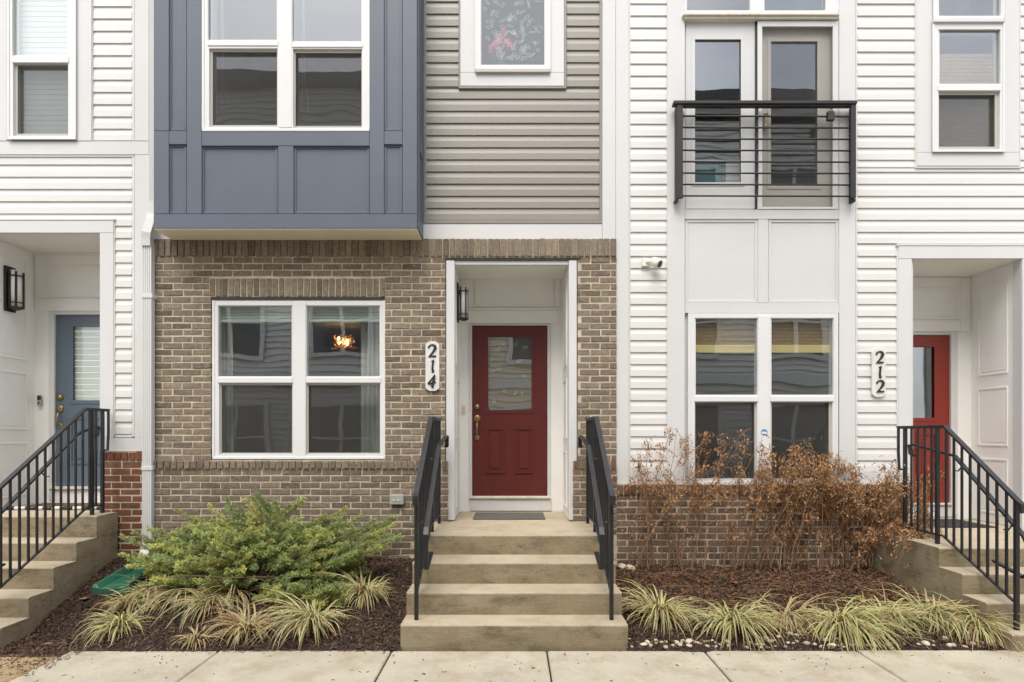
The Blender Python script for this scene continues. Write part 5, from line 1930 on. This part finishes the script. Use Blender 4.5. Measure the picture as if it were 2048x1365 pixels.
# ------------------------------------------------------------------ dead shrubs in the right bed
def dead_shrub(label, px, py, nst, top_px, lean, dens, seed, hmin=.6, clump=1.0, colk=1.0):
    g = np.random.default_rng(seed)
    x0, y0, z0 = ground_pt(px, py, bed_right)
    t = thing('dead_shrub', label, 'shrub', (x0, y0, z0), 'withered brown shrubs below the right window')
    st = MB()
    V, C = [], []
    ztop = Z(top_px, y0) - z0
    def leafs(q, d, n, spread, sc=1.):
        for _ in range(n):
            p = q + g.normal(0, spread, 3)
            dr = np.array([g.normal(0, .5), g.normal(0, .5), -g.uniform(.2, 1.2)]); dr /= np.linalg.norm(dr)
            s = np.cross(dr, g.normal(0, 1, 3)); s /= np.linalg.norm(s) + 1e-9
            nn = np.cross(dr, s)
            L = g.uniform(.030, .070) * sc; W = g.uniform(.0045, .010) * sc
            k = g.uniform(-.4, .4)
            c = np.array([.34, .185, .085]) * g.uniform(.5, 1.5) * colk
            if g.uniform() < .2: c = np.array([.42, .27, .145]) * g.uniform(.7, 1.2)
            a = p + dr * L * .5 + nn * L * k
            e = p + dr * L + nn * L * k * g.uniform(-1, 1)
            V.append((p, p + dr * L * .35 + s * W + nn * L * k * .7, a, p + dr * L * .35 - s * W + nn * L * k * .7))
            V.append((a, a + (e - a) * .5 + s * W * .8, e, a + (e - a) * .5 - s * W * .8 - nn * W))
            for _k in range(2):
                C.append((c * .9, c, c * 1.1, c))
    for i in range(nst):
        h = ztop * g.uniform(hmin, 1.0)
        b = np.array([x0 + g.normal(0, .15), y0 + g.normal(0, .09), z0 - .02])
        lx = lean + g.normal(0, .20)
        ly = g.normal(-.10, .16)
        n = 9
        pts = []
        for k in range(n + 1):
            u = k / n
            pts.append(np.array([b[0] + lx * h * (u ** 1.25) + g.normal(0, .006), min(6.16, b[1] + ly * h * u + g.normal(0, .006)), b[2] + h * (u - .10 * abs(lx) * u * u)]))
        r0 = g.uniform(.0042, .0072)
        st.tube([tuple(q) for q in pts], [r0 * (1 - .7 * k / n) for k in range(n + 1)], 5, False)
        for k in range(3, n + 1):
            if g.uniform() < .75:
                dv = np.array([g.normal(lean, .5), g.normal(-.1, .4), g.uniform(.3, 1.)]); dv /= np.linalg.norm(dv)
                L = g.uniform(.06, .20) * (1.1 - .5 * k / n)
                q = pts[k]
                tw = [q, q + dv * L * .5 + g.normal(0, .008, 3), q + dv * L + np.array([0, 0, -.15 * L])]
                tw = [np.array([a[0], min(a[1], 6.17), a[2]]) for a in tw]
                st.tube([tuple(a) for a in tw], [.0022, .0018, .0010], 4, False)
                leafs(tw[2], dv, int(g.poisson(3.2 * dens)), .016)
                leafs(tw[1], dv, int(g.poisson(1.2 * dens)), .014)
            if k >= 6:
                leafs(pts[k], None, int(g.poisson((2 + 4.5 * (k - 6)) * dens * clump)), .020 + .005 * (k - 6) * clump)
        # drooping head
        hd = pts[-1]
        if g.uniform() < .8:
            hw = g.uniform(.022, .045)
            hl = g.uniform(.10, .20)
            for j in range(int(13 * dens * clump)):
                q = hd + np.array([g.normal(0, hw), g.normal(0, hw), -hl * g.uniform(-.15, 1.)])
                leafs(q, None, 4, .012, 1.1)
        if g.uniform() < .45 * dens:
            k = int(g.integers(3, 7)); md = pts[k] + np.array([g.normal(0, .07), g.normal(-.06, .05), 0])
            for j in range(int(9 * dens)):
                leafs(md + np.array([g.normal(0, .035), g.normal(0, .03), -.14 * g.uniform(0, 1)]), None, 3, .014)
    V_ = np.array(V).reshape(-1, 4, 3); C_ = np.array(C)
    V_[:, :, 1] = np.minimum(V_[:, :, 1], 6.175)
    n = len(V_)
    np_mesh('withered_leaves', V_.reshape(-1, 3), np.arange(4 * n).reshape(n, 4), 'dead', t, C_.reshape(-1, 3))['kind'] = 'stuff'
    st.build('stems', 'twig', t)
    return n
tot = 0
DSH = [
 ('sparse tall leaning dead shrub nearest the middle steps', 1278, 1130, 20, 850, .16, .44, 1, .6, .7),
 ('thin dead shrub left of the window with airy twigs', 1375, 1122, 20, 866, .14, .44, 2, .55, .7),
 ('dead shrub below the left window half with feathery rust heads', 1455, 1120, 20, 866, .14, .56, 3, .6, 1.0),
 ('dead shrub under the window mullion with drooping heads', 1535, 1120, 19, 892, .10, .56, 4, .6, 1.1),
 ('dense dead shrub below the right window half with nodding heads', 1610, 1122, 20, 896, .08, .60, 5, .55, 1.3),
 ('dense dead shrub in front of the right casing with heavy brown heads', 1690, 1125, 20, 915, .08, .64, 6, .55, 1.4),
 ('bushiest dead shrub spilling toward the right steps', 1745, 1136, 20, 928, .10, .72, 7, .5, 1.3),
 ('lowest dead shrub, slumped against the side of the right steps', 1800, 1150, 15, 985, .10, .8, 8, .45, 1.2)]
tot = 0
for a in DSH:
    tot += dead_shrub(*a)
print('dead leaf quads', tot)

# broken stems and shed leaves lying on the mulch under them
g = np.random.default_rng(77)
fs_ = MB()
for i in range(85):
    x, y = g.uniform(.95, 3.65), g.uniform(4.95, 5.95)
    a = g.uniform(-.7, .7) + (np.pi if g.uniform() < .5 else 0)
    L = g.uniform(.15, .6)
    pts = []
    for k in range(5):
        u = k / 4
        xx_, yy_ = x + L * u * math.cos(a), y + L * u * math.sin(a) * .6
        yy_ = min(6.1, max(4.6, yy_)); xx_ = min(3.70, max(.92, xx_))
        pts.append((xx_, yy_, bed_right(xx_, yy_) + .02 + .07 * math.sin(math.pi * u) * g.uniform(.2, 1.2)))
    fs_.tube(pts, [.003, .003, .0026, .0022, .0012], 4, False)
M['twig_dark'] = pm('weathered_twig', (.15, .085, .052), .85, .35, 20)
o = fs_.build('fallen_twigs', 'twig_dark')
tag(o, 'broken brown twigs lying on the mulch of the right bed', None, None, 'stuff')
V, C = [], []
for i in range(5200):
    x, y = g.uniform(.92, 3.68), 5.45 + g.normal(0, .38)
    if y > 6.12 or y < 4.62: continue
    p = np.array([x, y, bed_right(x, y) + abs(g.normal(0, .03)) + .012])
    dr = g.normal(0, 1, 3); dr[2] *= .5; dr /= np.linalg.norm(dr)
    s = np.cross(dr, g.normal(0, 1, 3)); s /= np.linalg.norm(s)
    L, W = g.uniform(.02, .05), g.uniform(.003, .008)
    c = np.array([.21, .10, .048]) * g.uniform(.4, 1.5)
    V.append((p, p + dr * L * .5 + s * W, p + dr * L, p + dr * L * .5 - s * W)); C.append((c, c, c, c))
o = np_mesh('shed_leaves', np.array(V).reshape(-1, 3), np.arange(4 * len(V)).reshape(-1, 4), 'dead', None, np.array(C).reshape(-1, 3))
tag(o, 'shed rust brown leaves on the mulch under the dead shrubs', None, None, 'stuff')

# ------------------------------------------------------------------ houses across the lane (seen in the window reflections)
def opposite(label, x0, x1, ztop, m, y=-3.4, seed=0, flip=False):
    rr = random.Random(seed)
    t = thing('opposite_townhouse', label, 'townhouse', ((x0 + x1) / 2, y, 0))
    w = x1 - x0
    MB().box(x0, x1, y - 7, y - .06, GZ, ztop).build('wall', m, t)
    # clapboards
    sb_ = MB()
    z = .5
    while z < ztop - .5:
        sb_.add([(x0, y - .0, z), (x1, y - .0, z), (x1, y - .045, z + .165), (x0, y - .045, z + .165)], [(0, 1, 2, 3)])
        sb_.add([(x0, y - .0, z), (x0, y - .05, z), (x1, y - .05, z), (x1, y - .0, z)], [(0, 1, 2, 3)])
        z += .165
    o_ = sb_.build('siding', m, t); o_['kind'] = 'stuff'
    # brick ground floor
    MB().box(x0 + .02, x1 - .02, y - .05, y + .03, GZ, .50).build('brick_base', 'opp_brick', t)
    MB().box(x0, x1, y - .05, y + .07, 2.96, 3.2).build('belt_board', 'white2', t)
    MB().box(x0, x1, y - .05, y + .07, 5.95, 6.15).build('belt_board', 'white2', t)
    for xa in (x0, x1 - .16):
        MB().box(xa, xa + .16, y - .04, y + .034, .51, ztop - .4).build('corner_board', 'white2', t)
    MB().box(x0 - .1, x1 + .1, y - 7.1, y + .25, ztop - .38, ztop, .02).build('roof', 'opp_roof', t)
    cols = [x0 + w * .27, x0 + w * .73] if not flip else [x0 + w * .22, x0 + w * .62]
    for xc_ in cols:
        for zc_, hh in ((1.55, 1.7), (4.7, 1.8), (7.9, 1.8)):
            if zc_ + hh / 2 > ztop - .5: continue
            ww = 1.5 if zc_ > 2 else 1.7
            yf = y + .05
            f = plate(xc_ - ww / 2 - .12, xc_ + ww / 2 + .12, zc_ - hh / 2 - .12, zc_ + hh / 2 + .12, yf - .03, .06,
                      [(xc_ - ww / 2, xc_ - .05, zc_ + .03, zc_ + hh / 2), (xc_ + .05, xc_ + ww / 2, zc_ + .03, zc_ + hh / 2),
                       (xc_ - ww / 2, xc_ - .05, zc_ - hh / 2, zc_ - .03), (xc_ + .05, xc_ + ww / 2, zc_ - hh / 2, zc_ - .03)]).build('window', 'white', t)
            MB().box(xc_ - ww / 2 - .02, xc_ + ww / 2 + .02, yf - .022, yf - .015, zc_ - hh / 2 - .02, zc_ + hh / 2 + .02).build('pane', 'opp_glass', f)
    return t
opposite('grey sided townhouse across the lane, mirrored in the left windows', -9.2, -2.9, 11.0, 'opp_grey', seed=1)
opposite('tan sided townhouse across the lane, mirrored in the brick house windows', -2.8, 2.9, 9.6, 'opp_tan', seed=2, flip=True)
opposite('grey sided townhouse across the lane, mirrored in the right windows', 3.0, 9.3, 10.9, 'opp_grey', seed=3)
